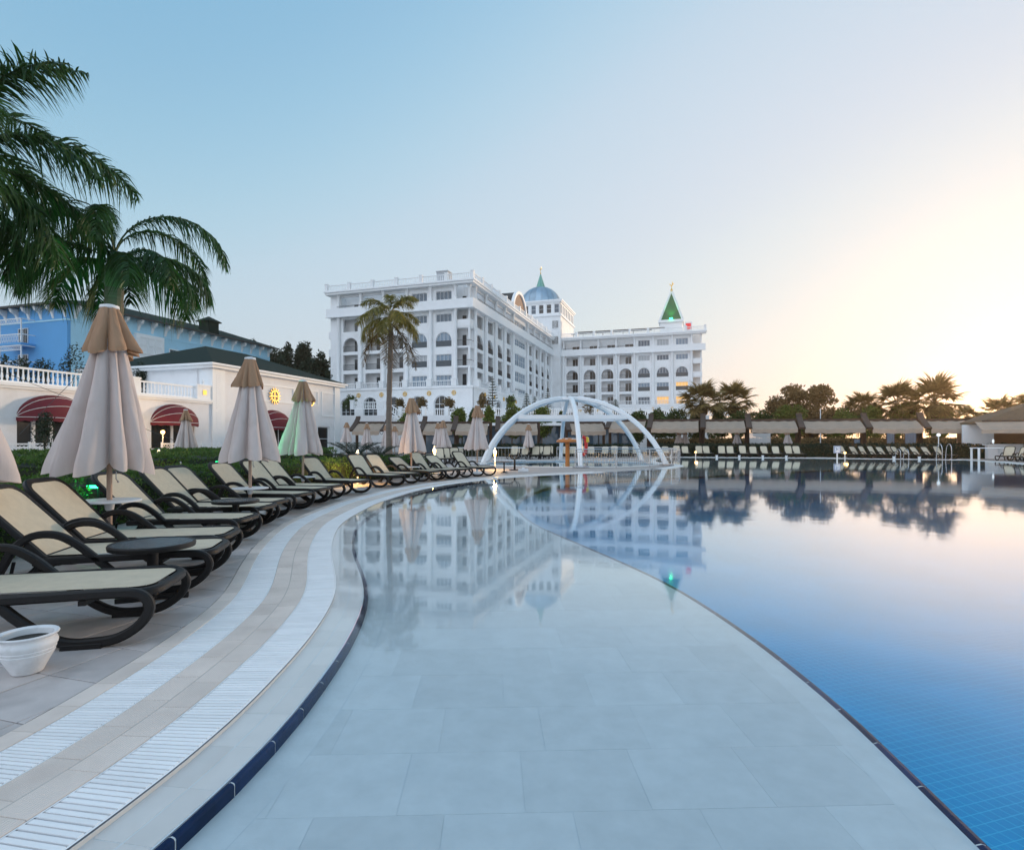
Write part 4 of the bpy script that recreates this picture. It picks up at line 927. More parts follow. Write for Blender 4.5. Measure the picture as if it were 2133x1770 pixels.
for i in range(ns):     # standing-seam zinc sheets
    a0, a1 = 2*PI*i/ns, 2*PI*(i+1)/ns; m = M()
    for j in range(9):
        e = PI/2*j/8*.97; rr = dr*math.cos(e)
        for a in (a0+.012, (a0+a1)/2, a1-.012): m.v.append((dc[0]+rr*math.cos(a), dc[1]+rr*math.sin(a), 32.5+dr*.93*math.sin(e)))
    for j in range(8):
        for q in range(2): m.f.append((j*3+q, j*3+q+1, j*3+q+4, j*3+q+3))
    part('dome_panel', m, 'zinc', hotel, smooth=True)
part('dome_shell', M().lathe([(dr*.985*math.cos(PI/2*j/10), 32.5+dr*.92*math.sin(PI/2*j/10)) for j in range(10)]+[(.05,32.5+dr*.92)], 40, (*dc,0), False), 'zinc', hotel, smooth=True)
def spire(x, y, z, base, h, matr, sides=4, rot=PI/4):
    part('spire', M().lathe([(base,0),(.12,h)], sides, (x,y,z)), matr, hotel)
    m = M()
    for i in range(sides):
        a = rot*0+2*PI*i/sides; m.beam((x+base*math.cos(a),y+base*math.sin(a),z),(x,y,z+h),.18)
    part('spire_ridge', m, 'trim_white' if sides == 4 else 'verdigris', hotel)
    part('finial', M().lathe([(.10,0),(.18,.25),(.06,.5),(.05,1.1),(.22,1.25),(.05,1.4),(.03,1.8)], 10, (x,y,z+h)).beam((x-.35,y,z+h+1.45),(x+.05,y,z+h+1.2),.1).beam((x+.35,y,z+h+1.5),(x,y,z+h+1.2),.12).beam((x+.1,y,z+h+1.3),(x+.28,y,z+h+1.85),.1), 'gold', hotel)
spire(dc[0], dc[1], 37.45, 1.15, 3.6, 'verdigris', 8)
# right wing
RY = 55.5
part('core_wall', M().box(3.2,34.0,RY+1.62,RY+16,0,22.38), 'hotel_white', hotel); part('ground_core', M().box(3.2,36,RY+.2,RY+15.9,0,5.08), 'hotel_white', hotel)
rbz = [(3.0,7.4,'A'),(7.4,11.8,'A'),(11.8,16.2,'A'),(16.2,20.6,'A'),(20.6,25,'G'),(25,29.4,'G'),(29.4,33.8,'G')]
facade((0,RY), 0, rbz, 3.0, 36, lit=((6,1),(5,0),(6,0)))
arcade((0,RY), 0, 3.0, 36.8, [5.2,9.6,14,18.4,22.8,27.2,31.6])
for i in range(5):
    part('balcony_floor', M().box(33.8,36.1,RY-.1,RY+1.8,FZ[i]-.15,FZ[i]+.12), 'hotel_white', hotel)
    if 0 < i < 4: part('balcony_front', M().box(33.9,36.15,RY-.15,RY-.1,FZ[i]+.12,FZ[i]+1.1).box(36.1,36.16,RY-.15,RY+1.8,FZ[i]+.12,FZ[i]+1.1), 'trim_white', hotel)
part('end_wall', M().box(34.0,36,RY+1.8,RY+16,0,22.35), 'hotel_white', hotel); part('column', column_mesh(FZ[5]-FZ[0], .2), 'trim_white', hotel, (35.9,RY+.1,FZ[0]), smooth=True)
m = M()
for q in range(2): m.beam((4.5+q*.8,RY+2.5+q*1.2,23.9+q*.6),(24.5+q*3,RY+2.5+q*1.2,23.9+q*.5),.9,.12)
for q in range(9): m.beam((5+q*2.5,RY+2.6,22.4),(5+q*2.5,RY+2.6,23.9),.1)
part('roof_rack', m, 'dark_roof', hotel)
gx, gy = 29.0, RY+6
part('spire_drum', M().box(gx-2.6,gx+2.6,gy-2.6,gy+2.6,22.3,25.6).box(gx-3,gx+3,gy-3,gy+3,25.6,26.2), 'trim_white', hotel)
for q in range(4):   # the four tiled faces of the spire
    a0, a1 = PI/4+q*PI/2, PI/4+(q+1)*PI/2; b = 3.75
    part('spire_face', M().add([(gx+b*math.cos(a0),gy+b*math.sin(a0),26.21),(gx+b*math.cos(a1),gy+b*math.sin(a1),26.21),(gx,gy,33.8)], [(0,1,2)]), 'green_tile', hotel)
    part('spire_ridge', M().beam((gx+b*math.cos(a0),gy+b*math.sin(a0),26.25),(gx,gy,34.0),.35), 'trim_white', hotel)
part('finial', M().lathe([(.3,0),(.3,.6),(.12,.9),(.05,1.6)], 10, (gx,gy,33.5)).beam((gx-.5,gy,35.6),(gx+.1,gy,35),.16).beam((gx+.5,gy,35.7),(gx-.1,gy,35),.18).beam((gx+.1,gy,35),(gx+.25,gy,36.1),.16), 'gold', hotel)
part('spire_lamp', M().box(gx-.35,gx+.35,gy-3.3,gy-3.05,26.25,26.55), 'green_glow', hotel)
wm = Matrix.Translation((*P0,TZ)) @ Matrix.Rotation(ROT, 4, 'Z')
lamp('spire_light', tuple(wm @ Vector((gx,gy-3.6,26.8))), 420, (.15,1,.3), .2, 'SPOT', tuple(wm @ Vector((gx,gy-.5,31))), 70)
part('roof_sign', M().box(32.2,33.9,RY-.6,RY-.35,22.6,24.6), 'trim_white', hotel); part('sign_face', M().box(32.45,33.65,RY-.63,RY-.601,22.9,24.3), 'red_sign', hotel)
# ------------------------------------------------------------------ balustraded terrace edge, stairs
def balus_run(name, a, b, z, label, h=1.0, seg=3.2, zb=None, group='white balustrades of the hotel terrace', solid=0):
    """terrace balustrade from a to b; zb gives the level at b for a stair"""
    a, b = Vector((*a, z)), Vector((*b, z if zb is None else zb)); L = (b-a).to_2d().length; az = math.atan2(b.y-a.y, b.x-a.x); sl_ = (b.z-a.z)/L
    t = thing(name, label, 'balustrade', tuple(a), az, group); n = max(1, round(L/seg)); sg = L/n
    for i in range(n+1): part('pedestal', M().box(-.24,.24,-.24,.24,-solid,h+.12).box(-.3,.3,-.3,.3,h+.12,h+.24), 'trim_white', t, (i*sg,0,i*sg*sl_))
    for i in range(n):
        m = M(); q = balustrade_mesh(sg-.48, h, .30); m.add([(x+.24, y, z_+(x)*sl_) for x, y, z_ in q.v], q.f); part('balusters', m, 'trim_white', t, (i*sg,0,i*sg*sl_))
    return t
balus_run('balustrade', (-15.6,79.7), (30,79.7), TZ, 'long white balustrade along the hotel terrace, behind the palm and the bushes', 1.05)
balus_run('balustrade', (-22.3,79.7), (-17.6,79.7), TZ+.9, 'short higher white balustrade between the pavilion and the stair', 1.05)
balus_run('stair_balustrade', (-17.4,79.2), (-12.6,77.5), TZ+.8, 'white stair balustrade sloping down beside the palm trunk', 1.0, zb=2.6)
balus_run('stair_balustrade', (-11.0,74), (-6.8,71), 2.4, 'lower white stair balustrade seen between the closed umbrellas', 1.0, zb=.2)
st = thing('stairs', 'white stairs leading down from the hotel terrace behind the palm', 'staircase', (0,0,0))
for k in range(14): part('step', M().box(-17.3+k*.36,-16.9+k*.36,77.6,79.5,-.1,5.4-k*.27), 'wall_white', st)
for k in range(12): part('step', M().box(-11+k*.36,-10.6+k*.36,72.4-k*.2,75,-.1,2.2-k*.18), 'wall_white', st)
# ------------------------------------------------------------------ white pavilion with green hipped roof
pv = thing('pavilion', 'low white pavilion with dark green hipped roof and gilded sun ornament', 'pavilion', (-26.1,49.8,0), ROT)
m = M(); wall_bays(m, [(0,5.3,[None]),(5.3,9.6,[(0,0,.3,3.0,False)]),(9.6,14.6,[None]),(14.6,16.8,[(0,0,.3,3.1,False)]),(16.8,18.6,[None])], [(-.2,8.0)], .4); part('wall', m, 'wall_white', pv, (0,0,0), PI/2)
part('wall', M().box(-15,-.401,.0,.4,-.2,8).box(-15,-14.6,.401,18.6,-.2,8).box(-15,-.4,18.2,18.6,-.2,8), 'wall_white', pv)
part('pilaster', M().box(-.05,.14,-.14,1.25,-.2,7.7).box(-1.3,-.051,-.14,-.0,-.2,7.7), 'trim_white', pv)
for z0 in (1.0, 4.3):      # fluted panel on the corner pilaster
    m = M()
    for k in range(16): m.beam((.145,.25,z0+k*.19),(.145,.85,z0+.25+k*.19),.05,.05)
    part('fluting', m, 'trim_white', pv)
m = M()
for a in ((4.6,5.3,10.6,7.0),(11.6,5.3,14.6,7.0),(15.2,4.2,17.9,7.0)):
    m.box(.0,.07,a[0],a[2],a[3]-.14,a[3]).box(.0,.07,a[0],a[2],a[1]-.0,a[1]+.14).box(.0,.07,a[0],a[0]+.14,a[1]+.14,a[3]-.14).box(.0,.07,a[2]-.14,a[2],a[1]+.14,a[3]-.14)
part('wall_panel', m, 'trim_white', pv)
part('pilaster', M().box(0,.12,17.6,18.6,-.2,7.7), 'trim_white', pv)
part('eaves', M().box(-15.8,.75,-.75,19.3,8.0,8.16).box(-15.6,.5,-.5,19.1,7.75,8.0), 'trim_white', pv)
m = M().add([(-15.8,-.75,8.165),(.75,-.75,8.165),(.75,19.3,8.165),(-15.8,19.3,8.165),(-7.5,6.5,11.1),(-7.5,12,11.1)], [(0,1,4),(1,2,5,4),(2,3,5),(3,0,4,5)]); part('roof', m, 'green_roof', pv)
part('gutter_pipe', M().tube([(-1.6,-.3,7.9),(-1.6,-.1,7.3),(-1.6,-.1,0)], .05, 6), 'wall_white', pv)
window(pv, 14.6, .2, .3, 2.2, 2.8, (0,0), PI/2, 1, 2, pane='dark_glass', fw=.12); window(pv, 5.3, .22, .3, 4.3, 2.7, (0,0), PI/2, 4, 1, pane='dark_glass', fw=.1)
def ornament(parent, y, z, r, rays):
    m = M().tube([(.12,y+r*math.cos(2*PI*k/24),z+r*math.sin(2*PI*k/24)) for k in range(24)], r*.14, 6, True); m.beam((.1,y-r,z),(.1,y+r,z),r*.16).beam((.1,y,z-r),(.1,y,z+r),r*.16)
    for k in range(4):
        a = PI/4+k*PI/2; m.lathe([(.001,-r*.1),(r*.2,0),(.001,r*.1)], 8, (.12,y+r*.5*math.cos(a),z+r*.5*math.sin(a)))
    for k in range(rays):
        a = 2*PI*k/rays; m.beam((.12,y+r*math.cos(a),z+r*math.sin(a)),(.12,y+r*1.6*math.cos(a+.12),z+r*1.6*math.sin(a+.12)),r*.22,.06)
    m2 = m
    return part('ornament', m2, 'gold', parent, smooth=True)
ornament(pv, 7.6, 5.9, .5, 14); ornament(pv, 13.1, 5.9, .62, 0)
def awning(parent, y, z0, z1, w_, out, off, rz):
    c, sn = math.cos(rz), math.sin(rz); W = lambda s, d: (off[0]+s*c-d*sn, off[1]+s*sn+d*c); ng, nn = 6, 16; t = None
    m = M()
    for i in range(nn+1):
        a = PI*i/nn
        for j in range(ng+1):
            b = PI/2*j/ng; m.v.append((y-w_/2*math.cos(a), -out*math.sin(a)*math.sin(b)-.02, z0+(z1-z0)*math.sin(a)*math.cos(b)))
    k = ng+1
    for i in range(nn):
        for j in range(ng): m.f.append((i*k+j,(i+1)*k+j,(i+1)*k+j+1,i*k+j+1))
    for i in range(nn+1): a = PI*i/nn; m.v.append((y-w_/2*math.cos(a), -out*math.sin(a)-.021, z0-.22-(.06 if i % 2 else 0)))
    b0 = (nn+1)*k; m.f += [(i*k+ng,(i+1)*k+ng,b0+i+1,b0+i) for i in range(nn)]
    o = part('awning', m, 'burgundy', parent, (*off,0), rz, smooth=True); pm = M()
    for j in (0,2,4,6):
        b = PI/2*j/ng; pm.tube([(y-w_/2*1.005*math.cos(PI*i/nn), -(out*math.sin(PI*i/nn)*math.sin(b)*1.005)-.03, z0+(z1-z0)*math.sin(PI*i/nn)*math.cos(b)*1.005) for i in range(nn+1)], .022, 4)
    part('piping', pm, 'pipe_white', o)
awning(pv, 7.4, 2.75, 4.5, 4.3, 1.5, (0,0), PI/2)
# ------------------------------------------------------------------ terrace wing with balustrade and red awnings
wg = thing('terrace_wing', 'white terrace building with balustraded roof and two burgundy awnings, at the left', 'building', (-26.1,49.8,0), ROT)
cs = [(-3.9,4.2),(-13.0,4.3)]
m = M(); wall_bays(m, [(-24,-15.1,[None]),(-15.1,-10.9,[(0,0,.9,2.9,False)]),(-10.9,-5.9,[None]),(-5.9,-1.9,[(0,0,.7,2.9,False)]),(-1.9,-.15,[None])], [(-.2,4.75)], .4); part('wall', m, 'wall_white', wg, (0,0,0), PI/2)
part('core_wall', M().box(-9,-.9,-24,-.2,-.2,4.7), 'wall_white', wg); part('cornice', M().box(-9,.22,-24,-.16,4.75,4.95).box(-9,.12,-24,-.16,4.6,4.749), 'trim_white', wg)
for yy in (-23.5,-17.6,-9.6,-7.6,-.9):
    p_ = part('pedestal', M().box(-.45,.06,yy-.75,yy+.75,4.95,6.05).box(-.5,.1,yy-.8,yy+.8,6.05,6.2), 'trim_white', wg); part('plaque', M().box(.061,.085,yy-.2,yy+.2,5.35,5.75), 'gold', p_); part('urn', M().lathe([(.12,0),(.06,.08),(.16,.25),(.05,.36),(.08,.42),(.001,.5)], 10, (-.2,yy,6.2)), 'trim_white', p_, smooth=True)
for a, b in ((-22.7,-18.4),(-16.8,-10.4),(-6.8,-1.7)): part('balustrade', balustrade_mesh(b-a, 1.05, .29), 'trim_white', wg, (-.2,a,4.95), PI/2)
for yy in (-17.6,-8.6): 
    o = ornament(wg, yy, 3.6, .4, 0)
for yy, w_ in cs: awning(wg, yy, 2.85, 4.35, w_, 1.3, (0,0), PI/2)
for i in range(4): window(wg, -15.1+i*1.05, .2, .9, 1.05, 2.0, (0,0), PI/2, 1, 1, pane='dark_glass', fw=.11)
for i in range(2): window(wg, -5.9+i*2, .2, .7, 2.0, 2.2, (0,0), PI/2, 1, 1, pane='dark_glass', fw=.11)
def lattice(y0_, y1_, lab):
    t = thing('lattice_fence', lab, 'fence', (-26.1,49.8,0), ROT, 'white lattice fences before the red awnings'); m = M(); m.box(1.75,1.8,y0_,y1_,1.15,1.22).box(1.75,1.8,y0_,y1_,.2,.27)
    n = int((y1_-y0_)/.22)
    for i in range(n):
        y_ = y0_+i*.22
        for q in range(4): m.tube([(1.775,y_+.11+.1*math.cos(2*PI*k/8),.38+q*.22+.1*math.sin(2*PI*k/8)) for k in range(8)], .014, 4, True)
    part('lattice', m, 'trim_white', t); pm = M()
    for i in range(4): part('post', M().box(1.72,1.82,y0_+(y1_-y0_)*i/3-.05,y0_+(y1_-y0_)*i/3+.05,0,1.3), 'trim_white', t)
lattice(-6.5,-1.0,'white lattice fence under the smaller red awning'); lattice(-18,-10.5,'white lattice fence under the left red awning')
lp = thing('lamp_post', 'white lamp post with glowing globe by the red awning', 'lamp post', (XP(339,43),43,0)); part('post', M().lathe([(.12,0),(.09,.3),(.04,.4),(.035,1.8),(.06,1.85)], 10), 'white_plastic', lp, smooth=True)
part('globe', M().lathe([(.001,-.16),(.12,-.1),(.16,0),(.12,.1),(.001,.16)], 14, (0,0,ZP(900,43))), 'lamp_glow', lp, smooth=True); lamp('globe_light', (XP(339,43)+.3,42.6,ZP(900,43)), 120, (1,.6,.22), .15)
# ------------------------------------------------------------------ blue building
bb = thing('blue_building', 'light blue building with dark green roof and white bracketed eaves at the left', 'building', (-54.5,70,0), ROT)
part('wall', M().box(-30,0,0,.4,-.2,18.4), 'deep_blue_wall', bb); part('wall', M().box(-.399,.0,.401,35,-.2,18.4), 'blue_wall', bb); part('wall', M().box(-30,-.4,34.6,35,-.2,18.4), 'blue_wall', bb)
part('roof', M().add([(-31,-1.1,18.4),(1.1,-1.1,18.4),(1.1,36,18.4),(-31,36,18.4),(-6,8,20.9),(-6,30,20.9),(-25,8,20.9),(-25,30,20.9)], [(0,1,4,6),(1,2,5,4),(2,3,7,5),(3,0,6,7),(4,5,7,6),(0,3,2,1)]), 'green_roof', bb)
part('eaves', M().box(-31,1.12,-1.12,-1.0,18.15,18.42).box(1.0,1.12,-1.0,36,18.15,18.42), 'dark_roof', bb)
br = cached('bracket', lambda: M().add([(-.18,0,0),(.18,0,0),(.18,-.95,0),(-.18,-.95,0),(-.18,0,-1.5),(.18,0,-1.5),(-.18,-.75,-.45),(.18,-.75,-.45),(-.18,-.25,-.75),(.18,-.25,-.75)], [(0,1,2,3),(3,2,7,6),(6,7,9,8),(8,9,5,4),(0,3,6,8,4),(1,5,9,7,2)]).me('bracket','trim_white'))
for i in range(14): link('bracket', br, bb, (-28+i*2.13,-.002,18.14))
for i in range(17): link('bracket', br, bb, (.002,1.0+i*2.1,18.14), PI/2)
part('frieze', M().box(-30,.05,-.06,-.0,16.3,16.5).box(.0,.06,-.0,35,16.3,16.5), 'blue_wall', bb)
def lattice_box(x0, x1, z):   # balcony with white trellis
    t = part('balcony', M().box(x0,x1,-1.6,0,z-.25,z), 'deep_blue_wall', bb); m = M()
    for x in (x0+.06, x1-.06): m.box(x-.06,x+.06,-1.6,-1.48,z,z+3.0)
    m.box(x0,x1,-1.6,-1.52,z+1.0,z+1.1).box(x0,x1,-1.6,-1.52,z+2.9,z+3.0).box(x0,x1,-1.6,-1.52,z+2.35,z+2.42).box(x1-.08,x1,-1.48,0,z+1.0,z+1.1).box(x1-.08,x1,-1.48,0,z+2.9,z+3.0)
    for k in range(int((x1-x0)/.3)): m.beam((x0+k*.3,-1.56,z+.05),(x0+k*.3+.3,-1.56,z+1.0),.03); m.beam((x0+k*.3+.3,-1.555,z+.05),(x0+k*.3,-1.555,z+1.0),.03); m.beam((x0+k*.3,-1.56,z+2.4),(x0+k*.3+.3,-1.56,z+2.92),.03); m.beam((x0+k*.3+.3,-1.555,z+2.4),(x0+k*.3,-1.555,z+2.92),.03)
    part('trellis', m, 'trim_white', t)
for z in (13.6, 10.3): lattice_box(-9.6,-5.6,z); window(bb, -8.6, -.08, z, 1.8, 2.1, (0,0), 0, 2, 1, pane='dark_glass')
lattice_box(-18,-13,13.6)
for y_, n_ in ((9.0,3),(24.6,3)):
    part('bay', M().box(.0,.55,y_-.3,y_+4.0,-.2,16.3), 'trim_white', bb)
    for z in (14.0-.4, 10.2, 6.8):
        for k in range(n_): window(bb, y_+.1+k*1.28, -.6, z, 1.1, 2.3, (0,0), PI/2, 1, 2, pane='curtain_glass', fw=.1)
window(bb, 14.2, -.06, 10.0, 5.2, 5.0, (0,0), PI/2, 4, 3, pane='dark_glass', fw=.12)
part('chimney', M().box(-1.6,.4,21,23,18.6,20.4).box(-1.9,.7,20.7,23.3,20.4,20.55).add([(-1.9,20.7,20.56),(.7,20.7,20.56),(.7,23.3,20.56),(-1.9,23.3,20.56),(-.6,22,21.4)], [(0,1,4),(1,2,4),(2,3,4),(3,0,4)]), 'green_roof', bb)
lamp('room_light', tuple((Matrix.Translation((-54.5,70,0)) @ Matrix.Rotation(ROT,4,'Z')) @ Vector((.9,15,11))), 6, (1,.5,.2), .1)
# ------------------------------------------------------------------ white arched frame over the children's pool
fr_ = thing('arched_frame', 'white steel dome frame of curved ribs over the small children pool', 'dome frame', (*KC,0)); RR, HT = 5.9, 3.92
rc = (RR*RR+HT*HT)/(2*HT)
def rib_z(r): return math.sqrt(rc*rc-r*r)-(rc-HT)
ribm = M(); pts = []
for i in range(17):
    r = RR*(1-i/16)+.25*(i/16); pts.append((r,0,rib_z(r)))
ribm.sweep(pts, (0,1,0), .24, .26); rme = ribm.me('rib', 'frame_white', True); fp = M().bbox(RR-.3,RR+.3,-.4,.4,0,.06,.01).me('foot_plate', 'steel')
for k in range(6):
    a = R(-90+60*k); o = link('rib', rme, fr_, (0,0,.01), (0,0,a)); link('foot_plate', fp, o, (0,0,.0))
part('crown_plate', M().lathe([(.001,HT-.12),(.62,HT-.11),(.62,HT+.06),(.001,HT+.09)], 18), 'frame_white', fr_)
rq = 3.65; rz_ = rib_z(rq)-.05; V6 = [(rq*math.cos(R(-90+60*k)), rq*math.sin(R(-90+60*k)), rz_) for k in range(6)]
for a, b in ((1,5),(2,4),(1,2),(4,5)): part('tie_beam', M().beam(V6[a], V6[b], .16, .24), 'frame_white', fr_)
for a, b in ((1,2),(4,5)):
    p, q = Vector(V6[a]), Vector(V6[b]); part('tie_beam', M().beam(p*.62+Vector((0,0,rz_*.38+.9)), q*.62+Vector((0,0,rz_*.38+.9)), .12, .2), 'frame_white', fr_)
# steel railing
rl = thing('steel_railing', 'curved stainless steel railing round the small children pool', 'railing', (*KC,0)); RL = 6.45; A0, A1 = -93, 92
arc = lambda z, r=RL, n=44: [(r*math.cos(R(A0+(A1-A0)*i/n)), r*math.sin(R(A0+(A1-A0)*i/n)), z) for i in range(n+1)]
for z, r_ in ((.92,.03),(.80,.016),(.12,.016)): part('rail', M().tube(arc(z), r_, 6), 'steel', rl, smooth=True)
for i in range(11):
    a = R(A0+(A1-A0)*i/10); part('post', M().tube([(RL*math.cos(a),RL*math.sin(a),0),(RL*math.cos(a),RL*math.sin(a),.92)], .028, 7), 'steel', rl, smooth=True)
m = M()
for i in range(150):
    a = R(A0+(A1-A0)*(i+.5)/150); m.tube([(RL*math.cos(a),RL*math.sin(a),.12),(RL*math.cos(a),RL*math.sin(a),.80)], .008, 4)
tag(part('balusters', m, 'steel', rl), kind='stuff')
# mushroom fountain, hanging toy, upturned stand, white box
Yf = 31.2; t = thing('mushroom_fountain', 'orange mushroom shaped fountain standing in the children pool', 'fountain', (XP(1182,Yf),Yf,-.45))
part('stem', M().lathe([(.15,0),(.12,.15),(.115,1.62),(.16,1.72)], 16, caps=False), 'orange_paint', t, smooth=True)
part('cap', M().lathe([(.12,1.70),(.48,1.70),(.60,1.73),(.62,1.78),(.55,1.86),(.34,1.94),(.001,1.97)], 28), 'orange_paint', t, smooth=True)
for k in range(7): part('spot', M().lathe([(.09,0),(.07,.03),(.001,.04)], 10, (.42*math.cos(k*.9),.42*math.sin(k*.9),1.905)), 'trim_white', t)
Yt = 33.5; t = thing('water_toy', 'red and yellow play figure hanging behind the orange fountain', 'pool toy', (XP(1213,Yt),Yt,0))
part('ring', M().tube(smooth([(0,0,1.6),(.16,0,1.5),(.22,0,1.2),(.2,0,.8),(.1,0,.55),(0,0,.6)], 4), .1, 8), 'red_plastic', t, smooth=True); part('flap', M().lathe([(.02,1.2),(.16,1.3),(.12,1.55),(.02,1.62)], 10, (.26,.05,0)), 'yellow_plastic', t, smooth=True); part('pole', M().lathe([(.03,0),(.03,1.7)], 8), 'steel', t)
Ys = 26.3; t = thing('upturned_stand', 'black stand with four curled arms turned upside down by the last lounger', 'stand', (XP(1072,Ys),Ys,0))
m = M()
for k in range(4):
    a = k*PI/2+.5; c, s_ = math.cos(a), math.sin(a); m.tube(smooth([(0,0,.48),(.12*c,.12*s_,.52),(.24*c,.24*s_,.62),(.26*c,.26*s_,.74)], 4), .022, 6)
part('arm', m, 'dark_resin', t, smooth=True); part('pedestal', M().lathe([(.05,.03),(.04,.5)], 10), 'dark_resin', t); part('table_top', M().lathe([(.001,0),(.26,.0),(.26,.025),(.001,.03)], 24), 'dark_resin', t)
one('white_box', M().bbox(-.22,.22,-.18,.18,0,.12,.02).bbox(-.06,.06,-.06,.06,.12,.18,.02), 'white_plastic', 'flat white plastic umbrella base lying by the black stand', 'box', (XP(1090,24.6),24.6,0))
t = thing('side_table', 'small brown round table beside the last lounger of the bank', 'side table', (XP(1050,24),24,0)); part('table_top', M().lathe([(.001,.42),(.36,.42),(.36,.45),(.001,.46)], 24), 'brown_wood', t); part('leg', M().lathe([(.2,0),(.03,.05),(.03,.42)], 8), 'dark_resin', t)
# ------------------------------------------------------------------ far rows of loungers (all copies of the first)
def far_lounger(px, Y, rz, label, group, ang=60):
    o = dup(first, (XP(px,Y),Y,0), rz, label); o['group'] = group; o.rotation_euler.z += random.uniform(-.09,.09); set_back(o, ang+random.uniform(-9,4)); return o
g1 = 'loungers along the far pool edge'
EDGE = lambda px: float(np.interp(px, [1383,1700,1865,2009], [49.6,46.2,43.9,41.7]))
fpx = [1392,1411,1432,1460,1479,1507,1526,1555,1574,1603,1624,1652,1671]
for i, px in enumerate(fpx): far_lounger(px, EDGE(px)+.9, R(-100), f'{ORD[i]} lounger along the far pool edge, counting from the arched frame towards the sign', g1)
fpx2 = [1787,1810,1831,1850,1868,1888,1903,1922,1942,1966,1990]
for i, px in enumerate(fpx2): far_lounger(px, EDGE(px)+.9, R(-72), f'{ORD[i]} lounger along the far pool edge, counting from the sign towards the bar', g1)
g3 = 'loungers by the bar'
for i, (px, Y) in enumerate(((2085,40),(2112,39),(2128,37.5),(2145,36))): far_lounger(px, Y, R(-150), f'{ORD[i]} lounger in front of the bar at the right edge, counting from the thick post', g3)
g4 = 'loungers on the deck behind the arched frame'
k = 0
for row, (Y, xs) in enumerate(((43.5,[1064,1085,1112,1133]),(47.5,[1072,1092,1124,1144,1172,1192,1210,1232,1257,1280,1302,1325]),(44,[]))):
    for i, px in enumerate(xs): far_lounger(px, Y, R(-100), f'{ORD[i]} lounger from the left in the {"front" if row == 0 else "rear"} row behind the arched frame', g4)
g5 = 'loungers before the red awnings'
for i, (px, Y) in enumerate(((322,22),(336,22.3),(398,23.5),(428,24.5),(442,25))): far_lounger(px, Y, R(200), f'{ORD[i]} lounger from the left on the lawn side before the red awnings, seen from behind', g5, 58)
for i, (px, Y) in enumerate(((918,33),(932,34),(948,36),(958,36.5))): far_lounger(px, Y, R(-80), f'{ORD[i]} lounger from the left behind the hedge by the twin small umbrellas', 'loungers by the twin small umbrellas', 55)
wf = thing('low_fence', 'thin white low railing behind the hedge left of the arched frame', 'fence', (0,0,0)); Yw = 38
m = M()
for i in range(24): m.tube([(XP(935,Yw)+i*.22,Yw,0),(XP(935,Yw)+i*.22,Yw,.9)], .012, 4)
part('balusters', m, 'steel', wf); part('rail', M().tube([(XP(935,Yw),Yw,.92),(XP(935,Yw)+5.1,Yw,.92)], .028, 6).tube([(XP(935,Yw),Yw,.1),(XP(935,Yw)+5.1,Yw,.1)], .02, 6), 'frame_white', wf)
# white pots and little lights along the far edge
for i, px in enumerate((1398,1493,1540,1589,1638,1862,1915)):
    Y = EDGE(px)-.2
    tt = thing('flower_pot', f'{ORD[i]} small white pot on the far pool edge, counting from the arched frame', 'flower pot', (XP(px,Y+.5),Y+.5,.0), 0, 'white pots on the far pool edge'); part('pot', M().lathe([(.06,0),(.10,.12),(.095,.16),(.12,.2),(.11,.2),(.09,.15)], 14, caps=False), 'white_plastic', tt, smooth=True)
for i, (px, Y) in enumerate(((1449,EDGE(1449)+.3),(1760,EDGE(1760)+.3))):
    z = .35; tt = thing('edge_light', ('small lit lamp on the far pool edge among the loungers','small lit lamp beside the no diving sign')[i], 'lamp', (XP(px,Y),Y,0), 0, 'small lamps on the far pool edge'); part('post', M().lathe([(.04,0),(.03,z)], 8), 'white_plastic', tt); part('bulb', M().lathe([(.001,0),(.10,.05),(.09,.14),(.001,.18)], 10, (0,0,z)), 'lamp_glow', tt); lamp('edge_glow', (XP(px,Y),Y-.3,z+.1), 3, (1,.6,.25), .08)
# no-diving sign
Yd = EDGE(1744)+.35; t = thing('no_diving_sign', 'white square no diving sign on a stand at the far pool edge', 'sign', (XP(1744,Yd),Yd,0))
part('board', M().box(-.27,.27,.0,.04,.42,1.0).box(-.05,.05,.01,.03,0,.42), 'sign_white', t); part('border', M().box(-.25,.25,-.004,-.001,.94,.98).box(-.25,.25,-.004,-.001,.44,.48).box(-.25,-.21,-.004,-.001,.481,.939).box(.21,.25,-.004,-.001,.481,.939), 'sign_blue', t)
m = M(); m.lathe([(.001,-.04),(.045,0),(.001,.04)], 8, (-.07,-.008,.80)); m.beam((-.03,-.006,.76),(.10,-.006,.62),.05,.008).beam((-.04,-.006,.74),(-.12,-.006,.64),.03,.008)
part('diver', m, 'sign_blue', t); part('bar', M().beam((-.17,-.012,.57),(.17,-.012,.87),.035,.006).beam((-.17,-.011,.87),(.17,-.011,.57),.035,.006), 'sign_blue', t)
def ladder(px, Y, label, h=1.0, w_=.45):
    t = thing('pool_ladder', label, 'pool ladder', (XP(px,Y),Y,0), 0, 'steel pool handrails'); 
    for s_ in (-1, 1): part('rail', M().tube(smooth([(s_*w_/2,-.45,-.6),(s_*w_/2,-.45,h*.5),(s_*w_/2,-.4,h*.85),(s_*w_/2,-.2,h),(s_*w_/2,.05,h*.8),(s_*w_/2,.15,.0)], 4), .028, 7), 'steel', t, smooth=True)
    part('step', M().box(-w_/2,w_/2,-.5,-.4,-.5,-.46), 'steel', t)
ladder(1876, EDGE(1876)+.3, 'pair of low steel handrails at the far pool edge right of the sign', .75, .62); ladder(1963, EDGE(1963)+.3, 'taller steel handrail pair near the bar', 1.15, .7)
